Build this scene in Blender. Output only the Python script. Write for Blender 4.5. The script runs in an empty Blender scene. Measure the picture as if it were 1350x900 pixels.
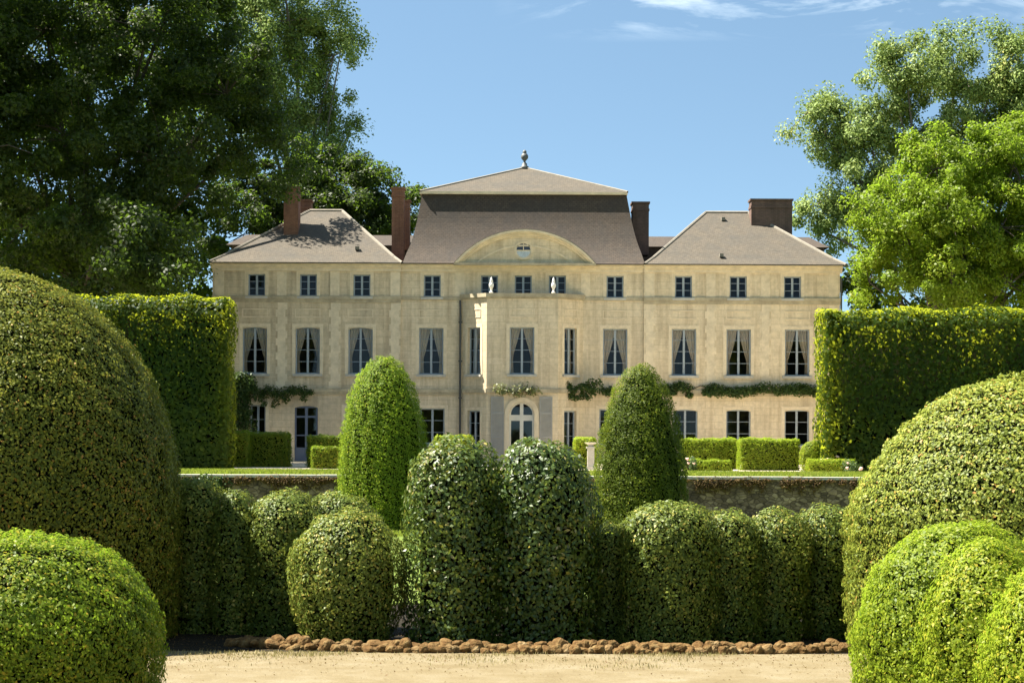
import bpy, math, random
import numpy as np
from mathutils import Vector, Matrix

random.seed(7)
RNG = np.random.default_rng(7)
PI = math.pi
SC = bpy.context.scene
COL = SC.collection

# ---------------------------------------------------------------- camera model
F = 2860.0            # focal length in pixels of a 1350 px wide picture
CX, HY = 675.0, 562.0  # principal column and horizon row
ROLL = 0.0045
EYE = 1.88
LOW = -1.70           # level of the sunken garden


def at(px, py, d):
    """world x, z of a picture point standing at distance d"""
    u, v = px - CX, py - HY
    u2, v2 = u + ROLL * v, v - ROLL * u
    return u2 * d / F, EYE - v2 * d / F


def pt(px, py, d):
    x, z = at(px, py, d)
    return Vector((x, d, z))


# ---------------------------------------------------------------- materials
def new_mat(name):
    m = bpy.data.materials.new(name)
    m.use_nodes = True
    nt = m.node_tree
    nt.nodes.clear()
    out = nt.nodes.new('ShaderNodeOutputMaterial')
    return m, nt, out


def N(nt, kind, **kw):
    n = nt.nodes.new(kind)
    for k, v in kw.items():
        if k in n.inputs:
            n.inputs[k].default_value = v
        else:
            setattr(n, k, v)
    return n


def ramp(nt, fac, stops):
    r = nt.nodes.new('ShaderNodeValToRGB')
    cr = r.color_ramp
    while len(cr.elements) > 1:
        cr.elements.remove(cr.elements[-1])
    cr.elements[0].position = stops[0][0]
    cr.elements[0].color = (*stops[0][1], 1)
    for p, c in stops[1:]:
        e = cr.elements.new(p)
        e.color = (*c, 1)
    nt.links.new(fac, r.inputs['Fac'])
    return r


def mixc(nt, fac, a, b, mode='MIX'):
    m = nt.nodes.new('ShaderNodeMix')
    m.data_type = 'RGBA'
    m.blend_type = mode
    for sock, val in ((m.inputs[0], fac), (m.inputs[6], a), (m.inputs[7], b)):
        if isinstance(val, (int, float)):
            sock.default_value = val
        elif isinstance(val, tuple):
            sock.default_value = (*val, 1)
        else:
            nt.links.new(val, sock)
    return m.outputs[2]


def bump(nt, height, strength, dist, bsdf):
    b = N(nt, 'ShaderNodeBump', Strength=strength, Distance=dist)
    nt.links.new(height, b.inputs['Height'])
    nt.links.new(b.outputs[0], bsdf.inputs['Normal'])


def plain(name, col, rough=0.6, var=0.12, scale=4.0, bmp=0.0, metallic=0.0):
    m, nt, out = new_mat(name)
    p = N(nt, 'ShaderNodeBsdfPrincipled', Roughness=rough, Metallic=metallic)
    tc = nt.nodes.new('ShaderNodeTexCoord')
    no = N(nt, 'ShaderNodeTexNoise', Scale=scale, Detail=6.0, Roughness=0.65)
    nt.links.new(tc.outputs['Object'], no.inputs['Vector'])
    lo = tuple(c * (1 - var) for c in col)
    hi = tuple(min(1, c * (1 + var)) for c in col)
    r = ramp(nt, no.outputs['Fac'], [(0.3, lo), (0.7, hi)])
    nt.links.new(r.outputs[0], p.inputs['Base Color'])
    if bmp:
        bump(nt, no.outputs['Fac'], bmp, 0.02, p)
    nt.links.new(p.outputs[0], out.inputs[0])
    return m


def leafmat(name, stops, trans=(0.2, 0.3, 0.03), tfac=0.3, rough=0.45, spec=0.5):
    """stops: colour ramp over the per-leaf random number"""
    m, nt, out = new_mat(name)
    a = N(nt, 'ShaderNodeAttribute', attribute_name='rnd')
    r = ramp(nt, a.outputs['Fac'], stops)
    p = N(nt, 'ShaderNodeBsdfPrincipled', Roughness=rough)
    p.inputs['Specular IOR Level'].default_value = spec
    nt.links.new(r.outputs[0], p.inputs['Base Color'])
    t = N(nt, 'ShaderNodeBsdfTranslucent')
    tr = mixc(nt, 0.75, r.outputs[0], trans)
    nt.links.new(tr, t.inputs['Color'])
    mx = N(nt, 'ShaderNodeMixShader', Fac=tfac)
    nt.links.new(p.outputs[0], mx.inputs[1])
    nt.links.new(t.outputs[0], mx.inputs[2])
    nt.links.new(mx.outputs[0], out.inputs[0])
    return m


def stone_mat(name, base, dark, light, bw=0.95, bh=0.36, joint=0.25):
    m, nt, out = new_mat(name)
    p = N(nt, 'ShaderNodeBsdfPrincipled', Roughness=0.85)
    p.inputs['Specular IOR Level'].default_value = 0.25
    tc = nt.nodes.new('ShaderNodeTexCoord')
    sep = nt.nodes.new('ShaderNodeSeparateXYZ')
    nt.links.new(tc.outputs['Object'], sep.inputs[0])
    cmb = nt.nodes.new('ShaderNodeCombineXYZ')
    nt.links.new(sep.outputs['X'], cmb.inputs['X'])
    nt.links.new(sep.outputs['Z'], cmb.inputs['Y'])
    br = N(nt, 'ShaderNodeTexBrick')
    br.inputs['Scale'].default_value = 1.0
    br.inputs['Brick Width'].default_value = bw
    br.inputs['Row Height'].default_value = bh
    br.inputs['Mortar Size'].default_value = 0.012
    br.inputs['Mortar Smooth'].default_value = 0.3
    br.inputs['Color1'].default_value = (*base, 1)
    br.inputs['Color2'].default_value = (*light, 1)
    br.inputs['Mortar'].default_value = (*tuple(c * (1 - joint) for c in base), 1)
    nt.links.new(cmb.outputs[0], br.inputs['Vector'])
    n1 = N(nt, 'ShaderNodeTexNoise', Scale=0.55, Detail=8.0, Roughness=0.7)
    nt.links.new(tc.outputs['Object'], n1.inputs['Vector'])
    r1 = ramp(nt, n1.outputs['Fac'], [(0.42, (0, 0, 0)), (0.72, (1, 1, 1))])
    c = mixc(nt, r1.outputs[0], br.outputs['Color'], dark)
    # streaks running down
    mp = N(nt, 'ShaderNodeMapping')
    mp.inputs['Scale'].default_value = (2.6, 2.6, 0.22)
    nt.links.new(tc.outputs['Object'], mp.inputs[0])
    n2 = N(nt, 'ShaderNodeTexNoise', Scale=1.0, Detail=5.0, Roughness=0.6)
    nt.links.new(mp.outputs[0], n2.inputs['Vector'])
    r2 = ramp(nt, n2.outputs['Fac'], [(0.46, (1, 1, 1)), (0.74, (0.6, 0.56, 0.52))])
    c = mixc(nt, 0.8, c, r2.outputs[0], 'MULTIPLY')
    n3 = N(nt, 'ShaderNodeTexNoise', Scale=5.0, Detail=6.0, Roughness=0.7)
    nt.links.new(tc.outputs['Object'], n3.inputs['Vector'])
    r3 = ramp(nt, n3.outputs['Fac'], [(0.3, (0.78, 0.78, 0.78)), (0.7, (1.1, 1.08, 1.05))])
    c = mixc(nt, 0.85, c, r3.outputs[0], 'MULTIPLY')
    nt.links.new(c, p.inputs['Base Color'])
    bump(nt, n3.outputs['Fac'], 0.35, 0.03, p)
    nt.links.new(p.outputs[0], out.inputs[0])
    return m


def tile_mat(name, c1, c2, c3, row=0.14):
    m, nt, out = new_mat(name)
    p = N(nt, 'ShaderNodeBsdfPrincipled', Roughness=0.8)
    p.inputs['Specular IOR Level'].default_value = 0.3
    tc = nt.nodes.new('ShaderNodeTexCoord')
    sep = nt.nodes.new('ShaderNodeSeparateXYZ')
    nt.links.new(tc.outputs['Object'], sep.inputs[0])
    ad = N(nt, 'ShaderNodeMath', operation='ADD')
    nt.links.new(sep.outputs['Y'], ad.inputs[0])
    nt.links.new(sep.outputs['Z'], ad.inputs[1])
    cmb = nt.nodes.new('ShaderNodeCombineXYZ')
    nt.links.new(sep.outputs['X'], cmb.inputs['X'])
    nt.links.new(ad.outputs[0], cmb.inputs['Y'])
    br = N(nt, 'ShaderNodeTexBrick')
    br.inputs['Scale'].default_value = 1.0
    br.inputs['Brick Width'].default_value = 0.2
    br.inputs['Row Height'].default_value = row
    br.inputs['Mortar Size'].default_value = 0.01
    br.inputs['Color1'].default_value = (*c1, 1)
    br.inputs['Color2'].default_value = (*c2, 1)
    br.inputs['Mortar'].default_value = (*tuple(c * 0.55 for c in c1), 1)
    nt.links.new(cmb.outputs[0], br.inputs['Vector'])
    n1 = N(nt, 'ShaderNodeTexNoise', Scale=0.9, Detail=8.0, Roughness=0.72)
    nt.links.new(tc.outputs['Object'], n1.inputs['Vector'])
    r1 = ramp(nt, n1.outputs['Fac'], [(0.4, (0, 0, 0)), (0.68, (1, 1, 1))])
    c = mixc(nt, r1.outputs[0], br.outputs['Color'], c3)
    n2 = N(nt, 'ShaderNodeTexNoise', Scale=7.0, Detail=3.0)
    nt.links.new(tc.outputs['Object'], n2.inputs['Vector'])
    r2 = ramp(nt, n2.outputs['Fac'], [(0.3, (0.75, 0.75, 0.75)), (0.7, (1.12, 1.12, 1.12))])
    c = mixc(nt, 0.9, c, r2.outputs[0], 'MULTIPLY')
    nt.links.new(c, p.inputs['Base Color'])
    bump(nt, br.outputs['Fac'], 0.3, -0.02, p)
    nt.links.new(p.outputs[0], out.inputs[0])
    return m


def ground_mat(name, stops, scale, scale2, rough=0.95, bmp=0.3, patch=None):
    m, nt, out = new_mat(name)
    p = N(nt, 'ShaderNodeBsdfPrincipled', Roughness=rough)
    p.inputs['Specular IOR Level'].default_value = 0.15
    tc = nt.nodes.new('ShaderNodeTexCoord')
    n1 = N(nt, 'ShaderNodeTexNoise', Scale=scale, Detail=9.0, Roughness=0.7)
    nt.links.new(tc.outputs['Object'], n1.inputs['Vector'])
    r = ramp(nt, n1.outputs['Fac'], stops)
    n2 = N(nt, 'ShaderNodeTexNoise', Scale=scale2, Detail=5.0, Roughness=0.7)
    nt.links.new(tc.outputs['Object'], n2.inputs['Vector'])
    r2 = ramp(nt, n2.outputs['Fac'], [(0.3, (0.7, 0.7, 0.7)), (0.7, (1.15, 1.15, 1.15))])
    c = mixc(nt, 0.9, r.outputs[0], r2.outputs[0], 'MULTIPLY')
    nt.links.new(c, p.inputs['Base Color'])
    bump(nt, n2.outputs['Fac'], bmp, 0.02, p)
    nt.links.new(p.outputs[0], out.inputs[0])
    return m


def glass_mat():
    m, nt, out = new_mat('window_glass')
    t = N(nt, 'ShaderNodeBsdfTransparent')
    t.inputs['Color'].default_value = (0.86, 0.9, 0.9, 1)
    g = N(nt, 'ShaderNodeBsdfGlossy', Roughness=0.03)
    g.inputs['Color'].default_value = (0.9, 0.95, 1, 1)
    fr = N(nt, 'ShaderNodeFresnel', IOR=1.5)
    mx = N(nt, 'ShaderNodeMixShader')
    ml = N(nt, 'ShaderNodeMath', operation='MULTIPLY')
    ml.inputs[1].default_value = 0.6
    nt.links.new(fr.outputs[0], ml.inputs[0])
    nt.links.new(ml.outputs[0], mx.inputs[0])
    nt.links.new(t.outputs[0], mx.inputs[1])
    nt.links.new(g.outputs[0], mx.inputs[2])
    nt.links.new(mx.outputs[0], out.inputs[0])
    return m


M = {}
M['stone'] = stone_mat('limestone', (0.69, 0.57, 0.385), (0.53, 0.44, 0.30), (0.73, 0.61, 0.425), joint=.2)
M['stone_old'] = stone_mat('weathered_limestone', (0.63, 0.515, 0.345), (0.44, 0.37, 0.26), (0.68, 0.56, 0.38), joint=0.22)
M['trim'] = plain('dressed_stone', (0.65, 0.54, 0.37), 0.85, 0.18, 2.5, 0.15)
M['belt'] = plain('weathered_stone_band', (0.40, 0.335, 0.22), 0.9, 0.3, 2.0, 0.2)
M['sill'] = plain('pale_sill_stone', (0.44, 0.41, 0.35), 0.8, 0.2, 3.0)
M['tile'] = tile_mat('roof_tiles', (0.094, 0.076, 0.053), (0.112, 0.092, 0.066), (0.070, 0.062, 0.049))
M['tile_dark'] = tile_mat('mansard_tiles', (0.064, 0.047, 0.033), (0.078, 0.059, 0.043), (0.047, 0.039, 0.032))
M['tile_mid'] = tile_mat('mansard_foot_tiles', (0.115, 0.085, 0.06), (0.135, 0.105, 0.075), (0.095, 0.078, 0.062))
M['ridge'] = plain('ridge_mortar', (0.21, 0.185, 0.145), 0.85, 0.2, 3.0)
M['brick'] = stone_mat('chimney_brick', (0.20, 0.10, 0.065), (0.11, 0.065, 0.05), (0.25, 0.13, 0.085), 0.22, 0.075, -0.5)
M['brick_dark'] = stone_mat('dark_chimney_brick', (0.13, 0.085, 0.066), (0.08, 0.058, 0.048), (0.17, 0.105, 0.08), 0.22, 0.075, -0.5)
M['paint'] = plain('blue_grey_paint', (0.28, 0.315, 0.335), 0.5, 0.1)
M['paint_white'] = plain('off_white_paint', (0.60, 0.57, 0.48), 0.5, 0.08)
M['paint_door'] = plain('slate_blue_paint', (0.10, 0.12, 0.17), 0.5, 0.1)
M['shutter'] = plain('grey_shutter_paint', (0.32, 0.305, 0.27), 0.6, 0.1)
M['glass'] = glass_mat()
M['curtain'] = plain('beige_curtain', (0.62, 0.49, 0.36), 0.9, 0.08, 6.0)
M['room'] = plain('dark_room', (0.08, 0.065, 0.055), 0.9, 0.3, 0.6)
M['pipe'] = plain('dark_pipe', (0.05, 0.05, 0.045), 0.5, 0.1)
M['lead'] = plain('finial_lead', (0.10, 0.105, 0.10), 0.6, 0.25, 6.0)
M['white_stone'] = plain('white_stone', (0.72, 0.69, 0.62), 0.8, 0.1, 8.0, 0.2)
M['core'] = plain('inner_shade', (0.007, 0.0085, 0.003), 1.0, 0.3, 9.0)  # near-black solid in each bush, its colour stands for shade between leaves
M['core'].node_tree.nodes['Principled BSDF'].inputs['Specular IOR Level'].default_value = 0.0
M['bark'] = plain('bark', (0.075, 0.058, 0.042), 0.95, 0.3, 6.0, 0.6)
M['bark_pale'] = plain('pale_bark', (0.17, 0.15, 0.12), 0.95, 0.3, 6.0, 0.6)
M['rock'] = ground_mat('field_stone', [(0.28, (0.0283, 0.0149, 0.0050)), (0.45, (0.1132, 0.0610, 0.0198)), (0.58, (0.1700, 0.1062, 0.0397)), (0.72, (0.2720, 0.2123, 0.1012))], 6.0, 30.0, bmp=1.0)
M['rock_pale'] = ground_mat('pale_field_stone', [(0.28, (0.0514, 0.0274, 0.0103)), (0.5, (0.1939, 0.1242, 0.0513)), (0.7, (0.2966, 0.2234, 0.1162))], 6.0, 30.0, bmp=1.0)
M['sand'] = ground_mat('sandy_gravel', [(0.3, (0.1484, 0.1122, 0.0548)), (0.5, (0.1888, 0.1503, 0.0835)), (0.68, (0.2249, 0.1887, 0.1192))], 1.1, 38.0, bmp=0.9)
M['soil'] = ground_mat('bed_soil', [(0.3, (0.011, 0.0085, 0.0045)), (0.7, (0.024, 0.018, 0.009))], 2.0, 12.0, bmp=0.8)
M['lawn'] = ground_mat('lawn_ground', [(0.3, (0.075, 0.115, 0.018)), (0.7, (0.13, 0.17, 0.03))], 0.8, 10.0)
M['gravel'] = ground_mat('terrace_gravel', [(0.3, (0.46, 0.39, 0.28)), (0.7, (0.58, 0.50, 0.37))], 0.7, 15.0)
m_, nt_, out_ = new_mat('rubble_wall')
p_ = N(nt_, 'ShaderNodeBsdfPrincipled', Roughness=0.95)
tc_ = nt_.nodes.new('ShaderNodeTexCoord')
mp_ = N(nt_, 'ShaderNodeMapping')
mp_.inputs['Scale'].default_value = (4.2, 4.2, 7.0)
nt_.links.new(tc_.outputs['Object'], mp_.inputs[0])
vo_ = N(nt_, 'ShaderNodeTexVoronoi', Scale=1.0)
nt_.links.new(mp_.outputs[0], vo_.inputs['Vector'])
ve_ = N(nt_, 'ShaderNodeTexVoronoi', Scale=1.0, feature='DISTANCE_TO_EDGE')
nt_.links.new(mp_.outputs[0], ve_.inputs['Vector'])
sp_ = nt_.nodes.new('ShaderNodeSeparateColor')
nt_.links.new(vo_.outputs['Color'], sp_.inputs[0])
r_ = ramp(nt_, sp_.outputs[0], [(0.0, (0.12, 0.085, 0.062)), (0.5, (0.23, 0.165, 0.12)), (1.0, (0.36, 0.275, 0.195))])
e_ = ramp(nt_, ve_.outputs['Distance'], [(0.0, (0.35, 0.33, 0.3)), (0.12, (1, 1, 1))])
c_ = mixc(nt_, 1.0, r_.outputs[0], e_.outputs[0], 'MULTIPLY')
n_ = N(nt_, 'ShaderNodeTexNoise', Scale=1.1, Detail=7.0, Roughness=.7)
nt_.links.new(tc_.outputs['Object'], n_.inputs['Vector'])
r2_ = ramp(nt_, n_.outputs['Fac'], [(0.35, (0.4, 0.38, 0.36)), (0.66, (1.3, 1.25, 1.15))])
c_ = mixc(nt_, 1.0, c_, r2_.outputs[0], 'MULTIPLY')
nt_.links.new(c_, p_.inputs['Base Color'])
bump(nt_, ve_.outputs['Distance'], 0.8, 0.05, p_)
nt_.links.new(p_.outputs[0], out_.inputs[0])
M['rubble'] = m_

G = lambda *a: a
M['box'] = leafmat('box_leaves', [(0.0, (0.0547, 0.0958, 0.0053)), (0.45, (0.1370, 0.1861, 0.0107)), (0.8, (0.2471, 0.2707, 0.0180)), (1.0, (0.4206, 0.3159, 0.0312))], (0.30, 0.48, 0.03), 0.4, 0.5, 0.2)
M['box_bright'] = leafmat('young_box_leaves', [(0.0, (0.0838, 0.1278, 0.0058)), (0.4, (0.1826, 0.2343, 0.0116)), (0.8, (0.2893, 0.3302, 0.0212)), (1.0, (0.4567, 0.3835, 0.0387))], (0.38, 0.55, 0.04), 0.42, 0.5, 0.2)
M['dome'] = leafmat('old_box_leaves', [(0.0, (0.0530, 0.0717, 0.0066)), (0.4, (0.1157, 0.1430, 0.0133)), (0.72, (0.2119, 0.2209, 0.0216)), (0.9, (0.3130, 0.2818, 0.0332)), (1.0, (0.4579, 0.2383, 0.0474))], (0.25, 0.26, 0.04), 0.36, 0.5, 0.22)
M['dome_warm'] = leafmat('olive_box_leaves', [(0.0, (0.0800, 0.1116, 0.0137)), (0.4, (0.1760, 0.2232, 0.0276)), (0.72, (0.3067, 0.3298, 0.0458)), (0.9, (0.4268, 0.3932, 0.0642)), (1.0, (0.5868, 0.3045, 0.0842))], (0.25, 0.28, 0.04), 0.36, 0.5, 0.22)
M['holly'] = leafmat('holly_leaves', [(0.0, (0.0210, 0.0470, 0.0054)), (0.45, (0.0564, 0.0974, 0.0109)), (0.78, (0.1151, 0.1492, 0.0170)), (0.93, (0.2512, 0.2042, 0.0238)), (1.0, (0.2856, 0.2772, 0.1530))], (0.2, 0.26, 0.04), 0.25, 0.45, 0.4)
M['ball'] = leafmat('clipped_leaves', [(0.0, (0.0432, 0.0731, 0.0094)), (0.45, (0.1062, 0.1512, 0.0204)), (0.8, (0.2048, 0.2408, 0.0366)), (1.0, (0.4337, 0.3554, 0.0748))], (0.22, 0.25, 0.04), 0.34, 0.5, 0.25)
M['yew'] = leafmat('yew_leaves', [(0.0, (0.0537, 0.0958, 0.0068)), (0.5, (0.1361, 0.2063, 0.0137)), (0.85, (0.2477, 0.3137, 0.0220)), (1.0, (0.3920, 0.3963, 0.0344))], (0.30, 0.42, 0.03), 0.4, 0.55, 0.15)
M['yew_dark'] = leafmat('dark_yew_leaves', [(0.0, (0.0325, 0.0519, 0.0049)), (0.5, (0.0766, 0.1086, 0.0097)), (0.85, (0.1401, 0.1727, 0.0156)), (1.0, (0.2360, 0.2344, 0.0244))], (0.27, 0.34, 0.03), 0.38, 0.55, 0.15)
M['hornbeam'] = leafmat('hornbeam_leaves', [(0.0, (0.0107, 0.0293, 0.0024)), (0.5, (0.0266, 0.0586, 0.0049)), (0.85, (0.0461, 0.0881, 0.0077)), (1.0, (0.0852, 0.1174, 0.0124))], (0.55, 0.6, 0.03), 0.5, 0.5, 0.2)
M['chestnut'] = leafmat('dark_broad_leaves', [(0.0, (0.0085, 0.0161, 0.0021)), (0.5, (0.0186, 0.0317, 0.0035)), (0.9, (0.0348, 0.0480, 0.0061)), (1.0, (0.0561, 0.0656, 0.0082))], (0.22, 0.36, 0.03), 0.33, 0.55, 0.25)
M['poplar'] = leafmat('grey_poplar_leaves', [(0.0, (0.0861, 0.1429, 0.0284)), (0.5, (0.1820, 0.2552, 0.0534)), (0.9, (0.3064, 0.3675, 0.0893)), (1.0, (0.4981, 0.4695, 0.1308))], (0.22, 0.28, 0.07), 0.26, 0.6, 0.3)
M['lime'] = leafmat('fresh_lime_leaves', [(0.0, (0.0578, 0.0883, 0.0041)), (0.5, (0.1155, 0.1555, 0.0072)), (0.9, (0.1848, 0.2185, 0.0112)), (1.0, (0.2773, 0.2605, 0.0206))], (0.38, 0.58, 0.04), 0.4, 0.5, 0.2)
M['vine'] = leafmat('vine_leaves', [(0.0, (0.0190, 0.0418, 0.0091)), (0.5, (0.0418, 0.0760, 0.0152)), (0.9, (0.0760, 0.1140, 0.0228)), (1.0, (0.1520, 0.1672, 0.0456))], (0.2, 0.3, 0.04), 0.25, 0.5, 0.25)
M['vine_gold'] = leafmat('golden_vine_leaves', [(0.0, (0.07, 0.10, 0.025)), (0.5, (0.15, 0.18, 0.05)), (1.0, (0.32, 0.31, 0.14))], (0.3, 0.3, 0.08), 0.25, 0.45, 0.5)
M['grass'] = leafmat('grass_blades', [(0.0, (0.1108, 0.1642, 0.0182)), (0.6, (0.2093, 0.2517, 0.0274)), (1.0, (0.3694, 0.3064, 0.0730))], (0.35, 0.45, 0.04), 0.35, 0.6, 0.3)
M['straw'] = leafmat('dry_grass_blades', [(0.0, (0.1520, 0.1368, 0.0456)), (0.6, (0.2736, 0.2280, 0.0988)), (1.0, (0.3648, 0.3040, 0.1672))], (0.45, 0.4, 0.15), 0.25, 0.7, 0.2)
M['rust'] = leafmat('sedum_leaves', [(0.0, (0.0608, 0.0380, 0.0152)), (0.5, (0.1216, 0.0684, 0.0266)), (0.8, (0.1216, 0.0988, 0.0228)), (1.0, (0.1900, 0.1520, 0.0456))], (0.3, 0.2, 0.05), 0.2, 0.7, 0.2)
M['rose'] = plain('rose_petals', (0.75, 0.50, 0.42), 0.7, 0.15, 20.0)


# ---------------------------------------------------------------- mesh helpers
class MB:
    def __init__(self):
        self.v, self.f, self.mi, self.mats = [], [], [], []

    def mat(self, m):
        if m not in self.mats:
            self.mats.append(m)
        return self.mats.index(m)

    def poly(self, pts, m=0):
        b = len(self.v)
        self.v += [tuple(p) for p in pts]
        self.f.append(tuple(range(b, b + len(pts))))
        self.mi.append(m)

    def box(self, x0, x1, y0, y1, z0, z1, m=0):
        b = len(self.v)
        self.v += [(x0, y0, z0), (x1, y0, z0), (x1, y1, z0), (x0, y1, z0),
                   (x0, y0, z1), (x1, y0, z1), (x1, y1, z1), (x0, y1, z1)]
        for q in ((0, 3, 2, 1), (4, 5, 6, 7), (0, 1, 5, 4), (1, 2, 6, 5), (2, 3, 7, 6), (3, 0, 4, 7)):
            self.f.append(tuple(b + i for i in q))
            self.mi.append(m)

    def prism(self, prof, y0, y1, m=0):
        """prof: list of (x,z), extruded in y"""
        n = len(prof)
        b = len(self.v)
        self.v += [(x, y0, z) for x, z in prof] + [(x, y1, z) for x, z in prof]
        self.f.append(tuple(b + i for i in range(n)))
        self.f.append(tuple(b + n + i for i in reversed(range(n))))
        self.mi += [m, m]
        for i in range(n):
            j = (i + 1) % n
            self.f.append((b + i, b + n + i, b + n + j, b + j))
            self.mi.append(m)

    def lathe(self, prof, cx=0, cy=0, seg=20, m=0):
        b = len(self.v)
        for r, z in prof:
            for k in range(seg):
                a = 2 * PI * k / seg
                self.v.append((cx + r * math.cos(a), cy + r * math.sin(a), z))
        for i in range(len(prof) - 1):
            for k in range(seg):
                k2 = (k + 1) % seg
                self.f.append((b + i * seg + k, b + i * seg + k2, b + (i + 1) * seg + k2, b + (i + 1) * seg + k))
                self.mi.append(m)

    def tube(self, path, radii, seg=6, m=0):
        b = len(self.v)
        path = [Vector(p) for p in path]
        for i, p in enumerate(path):
            d = (path[min(i + 1, len(path) - 1)] - path[max(i - 1, 0)]).normalized()
            a = d.cross(Vector((0.3, 1, 0.1))).normalized()
            c = d.cross(a)
            for k in range(seg):
                t = 2 * PI * k / seg
                q = p + (a * math.cos(t) + c * math.sin(t)) * radii[i]
                self.v.append(tuple(q))
        for i in range(len(path) - 1):
            for k in range(seg):
                k2 = (k + 1) % seg
                self.f.append((b + i * seg + k, b + i * seg + k2, b + (i + 1) * seg + k2, b + (i + 1) * seg + k))
                self.mi.append(m)

    def mesh(self, name, mats, smooth=False):
        me = bpy.data.meshes.new(name)
        me.from_pydata(self.v, [], self.f)
        for mm in (mats if isinstance(mats, (list, tuple)) else [mats]):
            me.materials.append(mm)
        me.polygons.foreach_set('material_index', self.mi)
        if smooth:
            me.polygons.foreach_set('use_smooth', [True] * len(self.f))
        me.update()
        return me

    def build(self, name, mats, parent=None, loc=(0, 0, 0), rz=0.0, smooth=False):
        return link(name, self.mesh(name, mats, smooth), parent, loc, rz)


def link(name, me, parent=None, loc=(0, 0, 0), rz=0.0):
    o = bpy.data.objects.new(name, me)
    COL.objects.link(o)
    o.location = loc
    o.rotation_euler = (0, 0, rz)
    if parent:
        o.parent = parent
    return o


def empty(name, loc=(0, 0, 0)):
    o = bpy.data.objects.new(name, None)
    COL.objects.link(o)
    o.location = loc
    return o


def tag(o, label=None, cat=None, group=None, kind=None):
    if label:
        o['label'] = label
    if cat:
        o['category'] = cat
    if group:
        o['group'] = group
    if kind:
        o['kind'] = kind
    return o


# ---------------------------------------------------------------- leaves
def unit(a):
    return a / np.maximum(np.linalg.norm(a, axis=1, keepdims=True), 1e-9)


def leaf_mesh(name, pts, nrm, size, mats, rnd, core=None, aspect=0.5, fold=0.25, updir=None):
    """one folded four-cornered leaf per point, in one mesh; core = (verts, faces) of a near-black solid painted as inner shade"""
    n = len(pts)
    nrm = unit(nrm)
    ref = RNG.normal(size=(n, 3)) if updir is None else updir + RNG.normal(size=(n, 3)) * 0.45
    t = unit(ref - nrm * np.sum(ref * nrm, axis=1, keepdims=True))
    b = np.cross(nrm, t)
    L = size[:, None]
    V = np.empty((n, 4, 3))
    V[:, 0] = pts - t * L * 0.5
    V[:, 1] = pts + b * L * aspect * 0.5 + nrm * L * fold * 0.3 - t * L * 0.05
    V[:, 2] = pts + t * L * 0.5 - nrm * L * fold * 0.25
    V[:, 3] = pts - b * L * aspect * 0.5 + nrm * L * fold * 0.3 - t * L * 0.05
    V = V.reshape(-1, 3)
    loops = np.arange(4 * n, dtype=np.int32)
    starts = np.arange(n, dtype=np.int32) * 4
    tot = np.full(n, 4, dtype=np.int32)
    mi = np.zeros(n, dtype=np.int32)
    r = np.clip(rnd, 0, 1).astype(np.float32)
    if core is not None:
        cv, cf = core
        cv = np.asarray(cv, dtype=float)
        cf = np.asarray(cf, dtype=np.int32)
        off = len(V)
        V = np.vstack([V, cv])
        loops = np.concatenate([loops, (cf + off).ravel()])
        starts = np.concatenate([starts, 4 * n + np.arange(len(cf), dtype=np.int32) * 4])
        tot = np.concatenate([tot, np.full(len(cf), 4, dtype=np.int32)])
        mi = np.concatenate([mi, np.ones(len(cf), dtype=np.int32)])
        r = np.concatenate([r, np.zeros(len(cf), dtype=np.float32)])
    me = bpy.data.meshes.new(name)
    me.vertices.add(len(V))
    me.vertices.foreach_set('co', V.astype(np.float32).ravel())
    me.loops.add(len(loops))
    me.loops.foreach_set('vertex_index', loops.astype(np.int32))
    me.polygons.add(len(starts))
    me.polygons.foreach_set('loop_start', starts)
    me.polygons.foreach_set('loop_total', tot)
    for mm in mats:
        me.materials.append(mm)
    me.polygons.foreach_set('material_index', mi)
    at_ = me.attributes.new('rnd', 'FLOAT', 'FACE')
    at_.data.foreach_set('value', r)
    me.update(calc_edges=True)
    return me


def lump(p, freq, seed):
    """cheap smooth noise, -1..1"""
    g = np.random.default_rng(seed)
    s = np.zeros(len(p))
    for k in range(7):
        w = g.normal(size=3) * freq * (0.6 + 0.25 * k)
        s += np.sin(p @ w + g.uniform(0, 6.28)) / (1 + 0.35 * k)
    return s / 2.6


def profile_fn(prof):
    zs = np.array([p[1] for p in prof])
    rs = np.array([p[0] for p in prof])
    return zs, rs


def dome_profile(r, h, belly=0.35, power=2.0, base=0.93, n=40, ptop=None):
    """rounded clipped bush: (radius, height) from the ground up; widest at belly*h"""
    out = []
    for i in range(n + 1):
        # cosine spacing towards the top
        t = math.sin(i / n * PI / 2)
        z = t * h
        if belly > 0 and t < belly:
            k = 1 - (1 - base) * ((belly - t) / belly) ** 2
        else:
            k = max(0.0, 1 - ((t - belly) / (1 - belly)) ** power) ** (1 / (ptop or power))
        out.append((r * k, z))
    return out


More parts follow.
